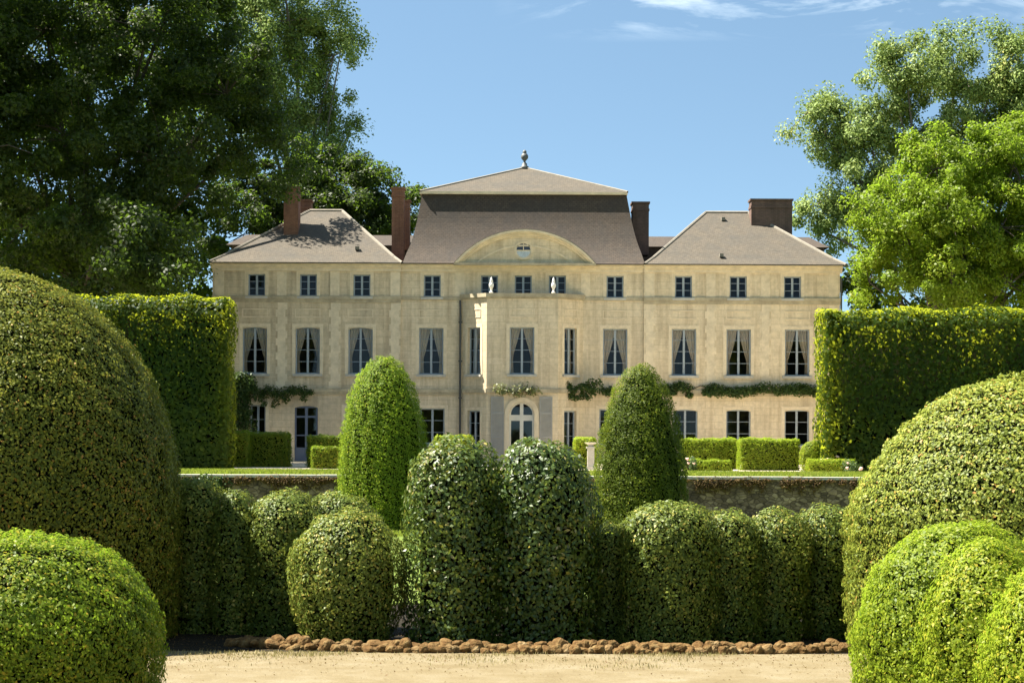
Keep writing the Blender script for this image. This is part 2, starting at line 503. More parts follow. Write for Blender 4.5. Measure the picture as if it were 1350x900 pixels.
def topiary(name, label, cat, cx, cy, z0, prof, leaf, cover, mat, seed, lumpy=0.04, lfreq=1.6, depth=1.5,
            tuft=0.35, sx=1.0, sy=1.0, group=None, aspect=0.55, spread=0.55, rscale=1.0, crease=None, rz=0.0, kind=None, tamp=.45):
    """a clipped bush of revolution covered in leaves; leaves face outwards with scatter"""
    global RNG
    RNG = np.random.default_rng(seed)
    zs, rs = profile_fn(prof)
    sl = np.hypot(np.diff(zs), np.diff(rs))
    area = 2 * PI * 0.5 * (rs[1:] + rs[:-1]) * sl
    A = area.sum() * (sx + sy) * 0.5
    n = int(A * cover / (leaf * leaf * aspect * 0.5))
    seg = RNG.choice(len(area), size=n, p=area / area.sum())
    u = RNG.random(n)
    z = zs[seg] + u * (zs[seg + 1] - zs[seg])
    r = rs[seg] + u * (rs[seg + 1] - rs[seg])
    a = RNG.uniform(0, 2 * PI, n)
    # thin out the far side, which no visitor on this path sees
    keep = (np.sin(a) < 0.35) | (RNG.random(n) < 0.4)
    z, r, a, seg = z[keep], r[keep], a[keep], seg[keep]
    n = len(z)
    dz = (zs[seg + 1] - zs[seg]) / sl[seg]
    dr = (rs[seg + 1] - rs[seg]) / sl[seg]
    nr = np.stack([np.cos(a) * dz / sx, np.sin(a) * dz / sy, -dr], axis=1)
    nr = unit(nr)
    p = np.stack([r * np.cos(a) * sx, r * np.sin(a) * sy, z], axis=1)
    off = lumpy * lump(p, lfreq, seed + 1)
    tf = lump(p, 1.1 / leaf * tuft * 2, seed + 2)           # small tufts and pits
    d = off + leaf * tamp * tf - leaf * depth * RNG.random(n) ** 1.35
    stray = RNG.random(n) < 0.012
    d = np.where(stray, d + leaf * RNG.random(n) * 1.1, d)
    if crease is not None:
        d = d - crease(a, z)
    p = p + nr * d[:, None]
    nn = nr + RNG.normal(size=(n, 3)) * np.where(RNG.random(n) < .09, 1.2, spread * .30)[:, None]
    s = leaf * RNG.uniform(0.65, 1.3, n)
    tone = 0.5 + 0.13 * lump(p, 0.9, seed + 3) + 0.10 * lump(p, 4.0, seed + 5) + RNG.normal(size=n) * 0.23
    # core
    seg_n, rows = 36, 24
    cv, cf = [], []
    zz = np.linspace(0, zs[-1], rows + 1)
    for q in zz:
        rr = np.interp(q, zs, rs)
        for k in range(seg_n):
            t = 2 * PI * k / seg_n
            ded = leaf * (depth * 1.0 + 0.7)
            base_r = max(0.01, rr - ded)
            cr = crease(np.array([t]), np.array([q]))[0] if crease is not None else 0
            cv.append([max(0.01, base_r - cr) * math.cos(t) * sx, max(0.01, base_r - cr) * math.sin(t) * sy, min(q, zs[-1] - ded)])
    cv = np.array(cv)
    cv[:, 2] = np.maximum(cv[:, 2], 0)
    rad = np.linalg.norm(cv[:, :2], axis=1, keepdims=True)
    cv[:, :2] *= np.clip(1 + np.minimum(0, lumpy * lump(cv, lfreq, seed + 1)[:, None]) / np.maximum(rad, 0.2), 0.5, 1)
    for i in range(rows):
        for k in range(seg_n):
            k2 = (k + 1) % seg_n
            cf.append([i * seg_n + k, i * seg_n + k2, (i + 1) * seg_n + k2, (i + 1) * seg_n + k])
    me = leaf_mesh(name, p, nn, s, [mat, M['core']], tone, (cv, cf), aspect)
    o = link(name, me, None, (cx, cy, z0), rz)
    return tag(o, label, cat, group, kind)


def hedge_block(name, label, x0, x1, y0, y1, z0, h, leaf, cover, mat, seed, lumpy=0.05, lfreq=1.2, rnd=0.25,
                spread=0.6, depth=1.6, group=None, aspect=0.6, cat='hedge', shoulder=0.0, sides='front,top,left,right,back', tuft=0.35):
    """a clipped hedge with straight faces and softened corners"""
    global RNG
    RNG = np.random.default_rng(seed)
    w, dp = x1 - x0, y1 - y0
    faces = {'front': w * h, 'top': w * dp, 'left': dp * h, 'right': dp * h, 'back': w * h * 0.35}
    P, NR = [], []
    for k, ar in faces.items():
        if k not in sides:
            continue
        n = int(ar * cover / (leaf * leaf * aspect * 0.5))
        a, b = RNG.random(n), RNG.random(n)
        o = np.ones(n)
        if k == 'front':
            P.append(np.stack([a * w, 0 * o, b * h], 1)); NR.append(np.tile((0, -1.0, 0), (n, 1)))
        elif k == 'back':
            P.append(np.stack([a * w, dp * o, b * h], 1)); NR.append(np.tile((0, 1.0, 0), (n, 1)))
        elif k == 'top':
            P.append(np.stack([a * w, b * dp, h * o], 1)); NR.append(np.tile((0, 0, 1.0), (n, 1)))
        elif k == 'left':
            P.append(np.stack([0 * o, a * dp, b * h], 1)); NR.append(np.tile((-1.0, 0, 0), (n, 1)))
        else:
            P.append(np.stack([w * o, a * dp, b * h], 1)); NR.append(np.tile((1.0, 0, 0), (n, 1)))
    p, nr = np.vstack(P), np.vstack(NR)
    n = len(p)
    # round the edges: pull the point to an inset box and push it back out
    inn = np.stack([np.clip(p[:, 0], rnd, w - rnd), np.clip(p[:, 1], min(rnd, dp / 2), max(dp - rnd, dp / 2)), np.minimum(p[:, 2], h - rnd)], 1)
    dv = p - inn
    L = np.linalg.norm(dv, axis=1, keepdims=True)
    nr = np.where(L > 1e-4, dv / np.maximum(L, 1e-4), nr)
    p = np.where(L > 1e-4, inn + nr * rnd, p)
    if shoulder:
        t = np.clip((p[:, 2] - (h - shoulder)) / shoulder, 0, .97) * (p[:, 1] < dp * .4)
        q_ = np.sqrt(1 - t * t)
        p[:, 1] = np.maximum(p[:, 1], shoulder * .7 * (1 - q_))
        fr_ = (nr[:, 1] < -.5)
        nr = np.where(fr_[:, None], np.stack([nr[:, 0], -q_, t], 1), nr)
    d = lumpy * lump(p, lfreq, seed + 1) + leaf * 0.9 * lump(p, 1.1 / leaf * tuft * 2, seed + 2) - leaf * depth * RNG.random(n) ** 1.3
    stray = RNG.random(n) < 0.02
    d = np.where(stray, d + leaf * RNG.random(n) * 1.2, d)
    p = p + nr * d[:, None]
    nn = nr + RNG.normal(size=(n, 3)) * np.where(RNG.random(n) < .07, 1.1, .2)[:, None]
    s = leaf * RNG.uniform(0.6, 1.3, n)
    tone = 0.5 + 0.14 * lump(p, 0.6, seed + 3) + RNG.normal(size=n) * 0.2
    c = leaf * depth * 0.9 + lumpy
    x_, y_, z_ = (c, w - c), (c, max(c + .02, dp - c)), (0.0, h - c)
    cv = [(x_[i], y_[j], z_[k]) for k in (0, 1) for j in (0, 1) for i in (0, 1)]
    cf = [(0, 2, 3, 1), (4, 5, 7, 6), (0, 1, 5, 4), (1, 3, 7, 5), (3, 2, 6, 7), (2, 0, 4, 6)]
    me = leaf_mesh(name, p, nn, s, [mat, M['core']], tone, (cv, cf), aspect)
    o = link(name, me, None, (x0, y0, z0))
    return tag(o, label, cat, group)


# ---------------------------------------------------------------- trees
def tree(name, label, base_px, d, z0, trunk_r, lobes, leaf, per, csize, dens, mat, bark, seed, fork=0.35, group=None,
         flat=0.7, upright=0.0, shell=0.5, aspect=0.6, spread=0.9):
    """lobes: (px, py, half width px, half height px, depth offset m). Crown of leaf clusters carried by limbs."""
    global RNG
    RNG = np.random.default_rng(seed)
    rr = random.Random(seed)
    bx, _ = at(base_px, HY, d)
    root = tag(empty(name, (bx, d, z0)), label, 'tree', group)
    s = d / F
    L = []
    for px, py, rw, rh, dy in lobes:
        x, z = at(px, py, d)
        # keep the picture size of lobes placed nearer or farther
        k = (d + dy) / d
        L.append((np.array([(x * k) - bx, dy, EYE + (z - EYE) * k - z0]), np.array([rw * s * k, 0.85 * max(rw, rh) * s * k, rh * s * k])))
    top = max(c[2] for c, _ in L)
    mb = MB()
    fh = top * fork
    tp = [(0, 0, -0.1)]
    for i in range(1, 7):
        t = i / 6
        tp.append((rr.uniform(-.15, .15) * t, rr.uniform(-.15, .15) * t, fh * t))
    mb.tube(tp, [trunk_r * (1.35 if i == 0 else 1.05 - 0.35 * i / 6) for i in range(7)], 10)
    pts, nrm, cid = [], [], []
    for li, (c, rad) in enumerate(L):
        st = Vector(tp[-1]) if c[2] > fh else Vector(tp[max(2, int(6 * max(0.3, c[2] / fh * 0.7)))])
        en = Vector(c)
        mid = st.lerp(en, 0.5) + Vector((rr.uniform(-.5, .5), rr.uniform(-.5, .5), rr.uniform(0, 1.0)))
        r0 = trunk_r * rr.uniform(0.2, 0.32)
        path = [st, st.lerp(mid, .5), mid, mid.lerp(en, .55), en]
        mb.tube(path, [r0, r0 * .8, r0 * .62, r0 * .45, r0 * .25], 6)
        vol = float(np.prod(rad)) ** (2 / 3)
        nc = max(5, int(dens * vol / (csize * csize)))
        dirs = unit(RNG.normal(size=(nc, 3)))
        q = shell + (1.14 - shell) * RNG.random(nc) ** 0.75
        cc = c + dirs * q[:, None] * rad + RNG.normal(size=(nc, 3)) * csize * .45
        for j in range(nc):
            if j % 3 == 0:
                e = Vector(cc[j])
                m2 = en.lerp(e, .5) + Vector((0, 0, rr.uniform(-.2, .5)))
                mb.tube([en, m2, e], [r0 * .22, r0 * .13, 0.02], 4)
        k = int(per)
        dd = unit(RNG.normal(size=(nc, k, 3)).reshape(-1, 3)).reshape(nc, k, 3)
        rad_c = csize * RNG.uniform(0.55, 1.25, size=(nc, 1, 1))
        rr_ = rad_c * RNG.random((nc, k, 1)) ** 0.55
        ax = np.array([1.0, 1.0, flat])
        P = cc[:, None, :] + dd * rr_ * ax
        if upright:
            P[..., 2] += upright * rr_[..., 0] * (RNG.random((nc, k)) - 0.3)
        # leaf normals: out of the cluster and upwards
        NR = dd * 0.8 + np.array([0, 0, 0.7]) + dirs[:, None, :] * 0.5
        pts.append(P.reshape(-1, 3))
        nrm.append(NR.reshape(-1, 3))
        cid.append(np.repeat(RNG.normal(size=nc) * 0.10, k))
    p, nr, ct = np.vstack(pts), np.vstack(nrm), np.concatenate(cid)
    keep = p[:, 2] > 0.4
    p, nr, ct = p[keep], nr[keep], ct[keep]
    n = len(p)
    nr = unit(nr) + RNG.normal(size=(n, 3)) * spread * 0.6
    tone = 0.5 + ct + RNG.normal(size=n) * 0.17
    sz = leaf * RNG.uniform(0.6, 1.35, n)
    me = leaf_mesh('crown', p, nr, sz, [mat], tone, None, aspect)
    mb.build('trunk', bark, root, smooth=True)
    link('crown', me, root)
    return root


# ================================================================= SETTING
def sheet(name, x0, x1, y0, y1, z, mat, kind='structure', nx=1, ny=1, wob=0.0, seed=1):
    rr = random.Random(seed)
    mb = MB()
    xs = [x0 + (x1 - x0) * i / nx for i in range(nx + 1)]
    b0 = [y0 + (rr.uniform(-wob, wob) if wob else 0) for _ in xs]
    b1 = [y1 + (rr.uniform(-wob, wob) if wob else 0) for _ in xs]
    for i in range(nx):
        mb.poly([(xs[i], b0[i], z), (xs[i + 1], b0[i + 1], z), (xs[i + 1], b1[i + 1], z), (xs[i], b1[i], z)])
    o = mb.build(name, mat)
    o['kind'] = kind
    return o


WALL_Y = 82.7
mb = MB()
B = 3000
prof = [(-60, 0.28), (3, 0.28), (9, -1.2), (13, LOW), (WALL_Y + 0.3, LOW), (WALL_Y + 0.32, 0.0), (B, 0.0)]
for (ya, za), (yb, zb) in zip(prof[:-1], prof[1:]):
    mb.poly([(-B, ya, za), (B, ya, za), (B, yb, zb), (-B, yb, zb)])
mb.build('ground', M['lawn'])['kind'] = 'structure'
STONE_Y = 34.3
sheet('sandy_path', -30, 30, 14, STONE_Y + 0.1, LOW + 0.004, M['sand'])
sheet('planting_bed', -30, 30, STONE_Y + 0.1, 43.5, LOW + 0.008, M['soil'], nx=60, wob=0.06)
sheet('gravel_terrace', -60, 60, 89.5, 112.5, 0.006, M['gravel'], nx=60, wob=0.08)

# ================================================================= MANOR HOUSE
HD = 112.0                       # distance of the main front
HS = F / HD
house = tag(empty('manor_house', (0, HD, 0)), 'long yellow limestone manor house with tiled mansard roof and projecting central bay', 'house')


def hx(px):
    return (px - CX) / HS


def hz(py):
    return EYE + (HY - py) / HS


Z_EAVE = hz(348)
Z_B1T, Z_B1B = hz(391.5), hz(396)
Z_B2T, Z_B2B = hz(513), hz(518)


def wall_sheet(mb, x0, x1, z0, z1, openings, depth=0.28, m=0):
    xs = sorted({x0, x1, *[o[0] for o in openings], *[o[1] for o in openings]})
    zs = sorted({z0, z1, *[o[2] for o in openings], *[o[3] for o in openings]})
    for i in range(len(xs) - 1):
        for j in range(len(zs) - 1):
            cx, cz = (xs[i] + xs[i + 1]) / 2, (zs[j] + zs[j + 1]) / 2
            if any(o[0] < cx < o[1] and o[2] < cz < o[3] for o in openings):
                continue
            mb.poly([(xs[i], 0, zs[j]), (xs[i + 1], 0, zs[j]), (xs[i + 1], 0, zs[j + 1]), (xs[i], 0, zs[j + 1])], m)
    for o in openings:
        xa, xb, za, zb = o[:4]
        rise = o[4] if len(o) > 4 else 0
        mb.poly([(xa, 0, za), (xa, depth, za), (xa, depth, zb), (xa, 0, zb)], m)
        mb.poly([(xb, 0, za), (xb, 0, zb), (xb, depth, zb), (xb, depth, za)], m)
        mb.poly([(xa, 0, zb), (xa, depth, zb), (xb, depth, zb), (xb, 0, zb)], m)
        mb.poly([(xa, 0, za), (xb, 0, za), (xb, depth, za), (xa, depth, za)], m)
        if rise:
            n = 10
            w = xb - xa
            for side in (0, 1):
                for k in range(n // 2):
                    t0, t1 = k / n, (k + 1) / n
                    if rise >= w / 2 - 0.01:
                        h0 = math.sqrt(max(0, 1 - (1 - 2 * t0) ** 2)) * rise
                        h1 = math.sqrt(max(0, 1 - (1 - 2 * t1) ** 2)) * rise
                    else:
                        h0, h1 = (1 - (1 - 2 * t0) ** 2) * rise, (1 - (1 - 2 * t1) ** 2) * rise
                    fx = (lambda t: xa + t * w) if side == 0 else (lambda t: xb - t * w)
                    a, b = fx(t0), fx(t1)
                    mb.poly([(a, .002, zb - rise + h0), (b, .002, zb - rise + h1), (b, .002, zb), (a, .002, zb)], m)
                    mb.poly([(a, .002, zb - rise + h0), (b, .002, zb - rise + h1), (b, depth - .01, zb - rise + h1), (a, depth - .01, zb - rise + h0)], m)


# ---- windows -----------------------------------------------------------------
def curtain_mesh(w, h, tie=.72, k0=.36, low=.13, sag=1.25, side=1):
    mb = MB()
    nu, nv = 14, 12
    for side in (side,):
        rows = []
        for j in range(nv + 1):
            t = j / nv                       # 0 top .. 1 bottom
            if t < tie:
                k = 1 - (t / tie) ** sag
                wid = low + k0 * k
            else:
                wid = low + 0.03 * (t - tie) / (1 - tie)
            row = []
            for i in range(nu + 1):
                u = i / nu
                x = side * (w * 0.5 - u * w * wid)
                y = 0.03 * math.sin(u * 7 * PI) + 0.01 * math.sin(t * 5 + u * 3)
                row.append((x, y, h * (1 - t)))
            rows.append(row)
        for j in range(nv):
            for i in range(nu):
                q = [rows[j][i], rows[j][i + 1], rows[j + 1][i + 1], rows[j + 1][i]]
                mb.poly(q)
    return mb.mesh('curtain', M['curtain'], smooth=False)


WIN = {}


def window_set(kind, w, h, bars, fr=0.07, mull=0.11, surround=True, curtain=False, panel=False, sill=True, mat='paint'):
    y0, y1 = 0.14, 0.21
    f = MB()
    f.box(-w / 2, -w / 2 + fr, y0, y1, 0, h)
    f.box(w / 2 - fr, w / 2, y0, y1, 0, h)
    f.box(-w / 2 + fr, w / 2 - fr, y0, y1, h - fr, h)
    f.box(-w / 2 + fr, w / 2 - fr, y0, y1, 0, fr * 1.2)
    f.box(-mull / 2, mull / 2, y0 - 0.015, y1 - 0.01, fr * 1.2, h - fr)
    for b in bars:
        th = 0.024 if b > 0 else 0.1
        b = abs(b)
        for s in (-1, 1):
            xa, xb = sorted((s * mull / 2, s * (w / 2 - fr)))
            f.box(xa, xb, y0 + 0.015, y1 - 0.015, h * b - th / 2, h * b + th / 2)
    d = {'frame': f.mesh('window', M[mat])}
    g = MB()
    g.poly([(-w / 2 + fr * .5, .18, fr * .5), (w / 2 - fr * .5, .18, fr * .5), (w / 2 - fr * .5, .18, h - fr * .5), (-w / 2 + fr * .5, .18, h - fr * .5)])
    d['pane'] = g.mesh('pane', M['glass'])
    if sill:
        s = MB()
        s.box(-w / 2 - 0.13, w / 2 + 0.13, -0.12, 0.13, -0.11, 0.008)
        d['sill'] = s.mesh('sill', M['sill'])
    if surround:
        s = MB()
        bw = 0.17
        s.box(-w / 2 - bw, -w / 2 - 0.004, -0.018, 0.04, 0.012, h + bw)
        s.box(w / 2 + 0.004, w / 2 + bw, -0.018, 0.04, 0.012, h + bw)
        s.box(-w / 2 - 0.004, w / 2 + 0.004, -0.018, 0.04, h + 0.004, h + bw)
        if panel:
            za, zb = h + 0.5, h + 0.95
            pw = w / 2 + 0.02
            for q in ((-pw, pw, za, za + .045), (-pw, pw, zb - .045, zb), (-pw, -pw + .045, za + .045, zb - .045), (pw - .045, pw, za + .045, zb - .045)):
                s.box(q[0], q[1], -0.022, 0.02, q[2], q[3])
        d['surround'] = s.mesh('surround', M['trim'])
    if curtain:
        d['curtain'] = []
        for _ in range(5):
            cp = (random.uniform(.62, .8), random.uniform(.31, .36), random.uniform(.13, .19), random.uniform(1.0, 1.6))
            d['curtain'].append([curtain_mesh(w, h, *cp, side=sd_) for sd_ in (-1, 1)])
    WIN[kind] = d


window_set('small', 0.88, 1.15, (0.36, 0.68))
window_set('tall', 1.26, 2.42, (0.27, 0.52, 0.76), curtain=True, panel=True)
window_set('narrow', 0.92, 2.42, (0.27, 0.52, 0.76), curtain=True, panel=True)
window_set('low', 1.26, 1.85, (0.33, 0.66))
window_set('low_narrow', 0.92, 2.6, (0.25, 0.5, 0.75), sill=False)
window_set('low_small', 0.78, 1.5, (0.5,))


def place_window(kind, x, z, y=0.0, rz=0.0):
    d = WIN[kind]
    w = link('window', d['frame'], house, (x, y, z), rz)
    for k in ('pane', 'sill', 'surround', 'curtain'):
        if k in d:
            for me_ in (random.choice(d[k]) if k == 'curtain' else [d[k]]):
                c = link(k, me_, w)
                if k == 'curtain':
                    c.location = (0, 0.42, 0.02)
    return w


T_SM, B_SM = hz(363), hz(392.4)
z_sm = T_SM - 1.15
z_tall = hz(432.6) - 2.42
z_low = hz(538.5) - 1.85


def op(kind, x, z, rise=0.0):
    w, h = {'small': (0.88, 1.15), 'tall': (1.26, 2.42), 'narrow': (0.92, 2.42), 'low': (1.26, 1.85), 'low_narrow': (0.92, 2.6), 'low_small': (0.78, 1.5)}[kind]
    return (x - w / 2, x + w / 2, z, z + h, rise)


# left wing, right wing, middle
WINGF = -0.16                     # wings stand a hand's breadth proud of the middle
xl0, xl1 = hx(280), hx(528)
xr0, xr1 = hx(848), hx(1106)
sections = []
ops = []
for px in (338, 406, 476.5):
    ops.append(op('small', hx(px), z_sm)); place_window('small', hx(px), z_sm, WINGF)
for px in (336, 405.5, 475):
    ops.append(op('tall', hx(px), z_tall, 0.12)); place_window('tall', hx(px), z_tall, WINGF)
ops.append(op('low_small', hx(340.5), hz(535) - 1.5)); place_window('low_small', hx(340.5), hz(535) - 1.5, WINGF)
ops.append(op('low', hx(471), z_low)); place_window('low', hx(471), z_low, WINGF)
dw, dh = 1.2, hz(536) - 0.06
ops.append((hx(404) - dw / 2, hx(404) + dw / 2, 0.06, 0.06 + dh, 0.1))
m_ = MB(); wall_sheet(m_, xl0, xl1, -0.2, Z_EAVE, ops)
m_.poly([(xl0, 0, -.2), (xl0, 0, Z_EAVE), (xl0, 12, Z_EAVE), (xl0, 12, -.2)])
m_.poly([(xl1, 0, -.2), (xl1, 0.3, -.2), (xl1, 0.3, Z_EAVE), (xl1, 0, Z_EAVE)])
m_.build('wall', M['stone_old'], house, (0, WINGF, 0))
ops = []
for px in (900, 972, 1043.5):
    ops.append(op('small', hx(px), z_sm)); place_window('small', hx(px), z_sm, WINGF)
for px in (901, 973, 1050):
    ops.append(op('tall', hx(px), z_tall)); place_window('tall', hx(px), z_tall, WINGF)
for px in (903, 973, 1050):
    ops.append(op('low', hx(px), z_low, 0.1)); place_window('low', hx(px), z_low, WINGF)
m_ = MB(); wall_sheet(m_, xr0, xr1, -0.2, Z_EAVE, ops)
m_.poly([(xr1, 0, -.2), (xr1, 12, -.2), (xr1, 12, Z_EAVE), (xr1, 0, Z_EAVE)])
m_.poly([(xr0, 0, -.2), (xr0, 0, Z_EAVE), (xr0, 0.3, Z_EAVE), (xr0, 0.3, -.2)])
m_.build('wall', M['stone'], house, (0, WINGF, 0))
ops = []
for px in (569, 644.5, 689, 734, 810):
    ops.append(op('small', hx(px), z_sm))
    place_window('small', hx(px), z_sm, 0.0 if px in (569, 810) else 0.0)
for px in (568, 810.5):
    ops.append(op('tall', hx(px), z_tall)); place_window('tall', hx(px), z_tall, 0)
for px in (570, 806):
    ops.append(op('low', hx(px), z_low)); place_window('low', hx(px), z_low, 0)
ops += [(-2.35, 3.37, .1, Z_B2B - .3), (-2.35, 3.37, Z_B2T + .15, 8.0)]
m_ = MB(); wall_sheet(m_, xl1 + .004, xr0 - .004, -0.2, Z_EAVE, ops)
m_.build('wall', M['stone'], house)
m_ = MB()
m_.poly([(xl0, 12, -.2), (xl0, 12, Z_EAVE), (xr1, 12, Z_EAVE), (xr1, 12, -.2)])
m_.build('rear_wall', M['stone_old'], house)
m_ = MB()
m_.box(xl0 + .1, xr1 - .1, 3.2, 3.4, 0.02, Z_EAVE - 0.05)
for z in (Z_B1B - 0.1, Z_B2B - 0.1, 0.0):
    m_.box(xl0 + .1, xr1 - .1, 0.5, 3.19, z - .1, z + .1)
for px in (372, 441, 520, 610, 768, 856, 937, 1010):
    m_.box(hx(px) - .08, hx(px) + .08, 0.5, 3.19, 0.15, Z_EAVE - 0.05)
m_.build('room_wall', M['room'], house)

# ---- the canted bay ------------------------------------------------------------
bxa, bxd = -2.62, 3.64
bxb, bxc = -1.31, 2.33
bd = 1.3
ZB = Z_B1B + 0.02
cl = math.hypot(bxb - bxa, bd)
ang = math.atan2(bd, bxb - bxa)
cxm = (bxb + bxc) / 2
wc = cxm - 0.02
# front face with arched door
m_ = MB()
d_w, d_h = 1.28, hz(530)
wall_sheet(m_, bxb, bxc, -0.2, ZB, [op('tall', wc, z_tall), (wc - d_w / 2, wc + d_w / 2, 0.1, d_h, d_w / 2)])
m_.build('wall', M['stone'], house, (0, -bd, 0))
place_window('tall', wc, z_tall, -bd)
zn = 0.1
for (sx_, sy_, rz) in ((bxa, 0.0, -ang), (bxc, -bd, ang)):
    m_ = MB()
    wall_sheet(m_, 0, cl, -0.2, ZB, [op('narrow', cl * .5, z_tall), op('low_narrow', cl * .5, zn)])
    m_.build('wall', M['stone'], house, (sx_, sy_, 0), rz)
    for kd, z in (('narrow', z_tall), ('low_narrow', zn)):
        c, s = math.cos(rz), math.sin(rz)
        place_window(kd, sx_ + c * cl * .5, z, sy_ + s * cl * .5, rz)
# bay rooms backs and terrace


def bay_ring(mb, z0, z1, proud, back=0.0):
    o = proud
    t = o * math.tan(ang / 2)
    pts = [(bxa - o * 1.0, back), (bxa - o / math.cos(ang) * 0.72 + 0, back), (bxb - t, -bd - o), (bxc + t, -bd - o), (bxd + o / math.cos(ang) * 0.72, back)]
    pts = pts[1:]
    n = len(pts)
    b = len(mb.v)
    mb.v += [(x, y, z0) for x, y in pts] + [(x, y, z1) for x, y in pts]
    mb.f.append(tuple(b + i for i in reversed(range(n)))); mb.mi.append(0)
    mb.f.append(tuple(b + n + i for i in range(n))); mb.mi.append(0)
    for i in range(n):
        j = (i + 1) % n
        mb.f.append((b + i, b + j, b + n + j, b + n + i)); mb.mi.append(0)


m_ = MB()
bay_ring(m_, Z_B1B + 0.021, Z_B1B + 0.10, 0.05, -0.07)
bay_ring(m_, Z_B1B + 0.101, Z_B1T + 0.12, 0.11, -0.07)
m_.build('bay_cornice', M['belt'], house)
m_ = MB()
bay_ring(m_, Z_B2B - .01, Z_B2T + .01, 0.10, -0.005)
m_.build('belt_course', M['belt'], house)
m_ = MB()
bay_ring(m_, 0.0, 0.09, 0.35, -0.005)
m_.build('doorstep', M['sill'], house)

# arched door
dr = MB()
r_ = d_w / 2
yy0, yy1 = 0.12, 0.2
spring = d_h - r_
dr.box(-r_, -r_ + .1, yy0, yy1, 0.1, spring)
dr.box(r_ - .1, r_, yy0, yy1, 0.1, spring)
dr.box(-.09, .09, yy0 - .01, yy1 - .01, 0.1, d_h - .06)
dr.box(-r_ + .1, r_ - .1, yy0 + .005, yy1 - .005, spring - .32, spring - .02)
dr.box(-r_ + .1, r_ - .1, yy0 + .005, yy1 - .005, 0.1, 0.85)
for k in range(16):
    a0, a1 = PI * k / 16, PI * (k + 1) / 16
    ri = r_ - .09
    P4 = [(r_ * math.cos(a0), spring + r_ * math.sin(a0)), (r_ * math.cos(a1), spring + r_ * math.sin(a1)), (ri * math.cos(a1), spring + ri * math.sin(a1)), (ri * math.cos(a0), spring + ri * math.sin(a0))]
    dr.prism(P4, yy0 + .002, yy1 - .002)
door = dr.build('door', M['paint_white'], house, (wc, -bd, 0))
g = MB(); g.box(-r_ + .05, r_ - .05, 0.165, 0.17, 0.2, spring + r_ * .6)
g.build('pane', M['glass'], door)
ar = MB()
for k in range(20):
    a0, a1 = PI * k / 20, PI * (k + 1) / 20
    ro, ri = r_ + .24, r_ + .005
    P4 = [(ro * math.cos(a0), spring + ro * math.sin(a0)), (ro * math.cos(a1), spring + ro * math.sin(a1)), (ri * math.cos(a1), spring + ri * math.sin(a1)), (ri * math.cos(a0), spring + ri * math.sin(a0))]
    ar.prism(P4, -.05, .03)
ar.box(-r_ - .24, -r_ - .005, -.05, .03, 0.1, spring)
ar.box(r_ + .005, r_ + .24, -.05, .03, 0.1, spring)
ar.build('surround', M['trim'], door)
# shutters either side of it
sh = MB()
sw, z0s, z1s = 0.66, 0.35, hz(523)
sh.box(-sw / 2, -sw / 2 + .07, -.06, -.005, z0s, z1s)
sh.box(sw / 2 - .07, sw / 2, -.06, -.005, z0s, z1s)
for z in (z0s, z0s + .95, z1s - .9, z1s - .1):
    sh.box(-sw / 2 + .07, sw / 2 - .07, -.058, -.007, z, z + .1)
zz_ = z0s + .1
while zz_ < z1s - .12:
    sh.box(-sw / 2 + .07, sw / 2 - .07, -.045, -.012, zz_, zz_ + .045)
    zz_ += .06
me_sh = sh.mesh('shutter', M['shutter'])
for x in (wc - r_ - .24 - sw / 2 - .03, wc + r_ + .24 + sw / 2 + .03):
    link('shutter', me_sh, house, (x, -bd, 0))
# garden door in the left wing
gd = MB()
w2 = dw / 2
gd.box(-w2, -w2 + .09, .12, .2, .06, .06 + dh); gd.box(w2 - .09, w2, .12, .2, .06, .06 + dh)
gd.box(-.07, .07, .11, .19, .06, .06 + dh - .08)
gd.box(-w2 + .09, w2 - .09, .122, .198, .06, .75); gd.box(-w2 + .09, w2 - .09, .122, .198, dh - .55, dh - .45); gd.box(-w2 + .09, w2 - .09, .122, .198, dh - .05, dh + .05)
gd.box(-w2 + .09, w2 - .09, .135, .185, 1.35, 1.41)
gdo = gd.build('door', M['paint_door'], house, (hx(404), WINGF, 0))
g = MB(); g.box(-w2 + .05, w2 - .05, .165, .17, .7, dh - .02); g.build('pane', M['glass'], gdo)

# ---- belts and cornices --------------------------------------------------------
m_ = MB()
for (x0, x1, y) in ((xl0 - .02, xl1 - 0.005, WINGF), (xr0 + .005, xr1 + .02, WINGF)):
    m_.box(x0, x1, y - .09, y + .05, Z_B1B, Z_B1T)
    m_.box(x0, x1, y - .05, y + .05, Z_B1B - .16, Z_B1B - .002)
    m_.build('belt_course', M['belt'], house)
    m_ = MB()
m_.box(xl1 + .002, xr0 - .002, -.06, .05, Z_B1B, Z_B1T)
m_.build('belt_course', M['belt'], house)
m_ = MB()
for (x0, x1, y) in ((xl0 - .02, xl1 - .005, WINGF), (xr0 + .005, xr1 + .02, WINGF), (xl1, bxa - .08, 0), (bxd + .08, xr0, 0)):
    m_.box(x0, x1, y - .10, y + .05, Z_B2B, Z_B2T)
    m_.box(x0, x1, y - .06, y + .05, Z_B2B - .12, Z_B2B - .002)
    m_.build('belt_course', M['belt'], house)
    m_ = MB()
for (x0, x1, y) in ((xl0 - .1, xl1, WINGF), (xr0, xr1 + .1, WINGF), (xl1 + .003, xr0 - .003, 0)):
    m_.box(x0, x1, y - .10, y + .05, Z_EAVE - .42, Z_EAVE - .23)
    m_.box(x0, x1, y - .2, y + .05, Z_EAVE - .228, Z_EAVE - .1)
    m_.box(x0, x1, y - .32, y + .05, Z_EAVE - .098, Z_EAVE + .0)
    m_.build('cornice', M['trim'], house)
    m_ = MB()
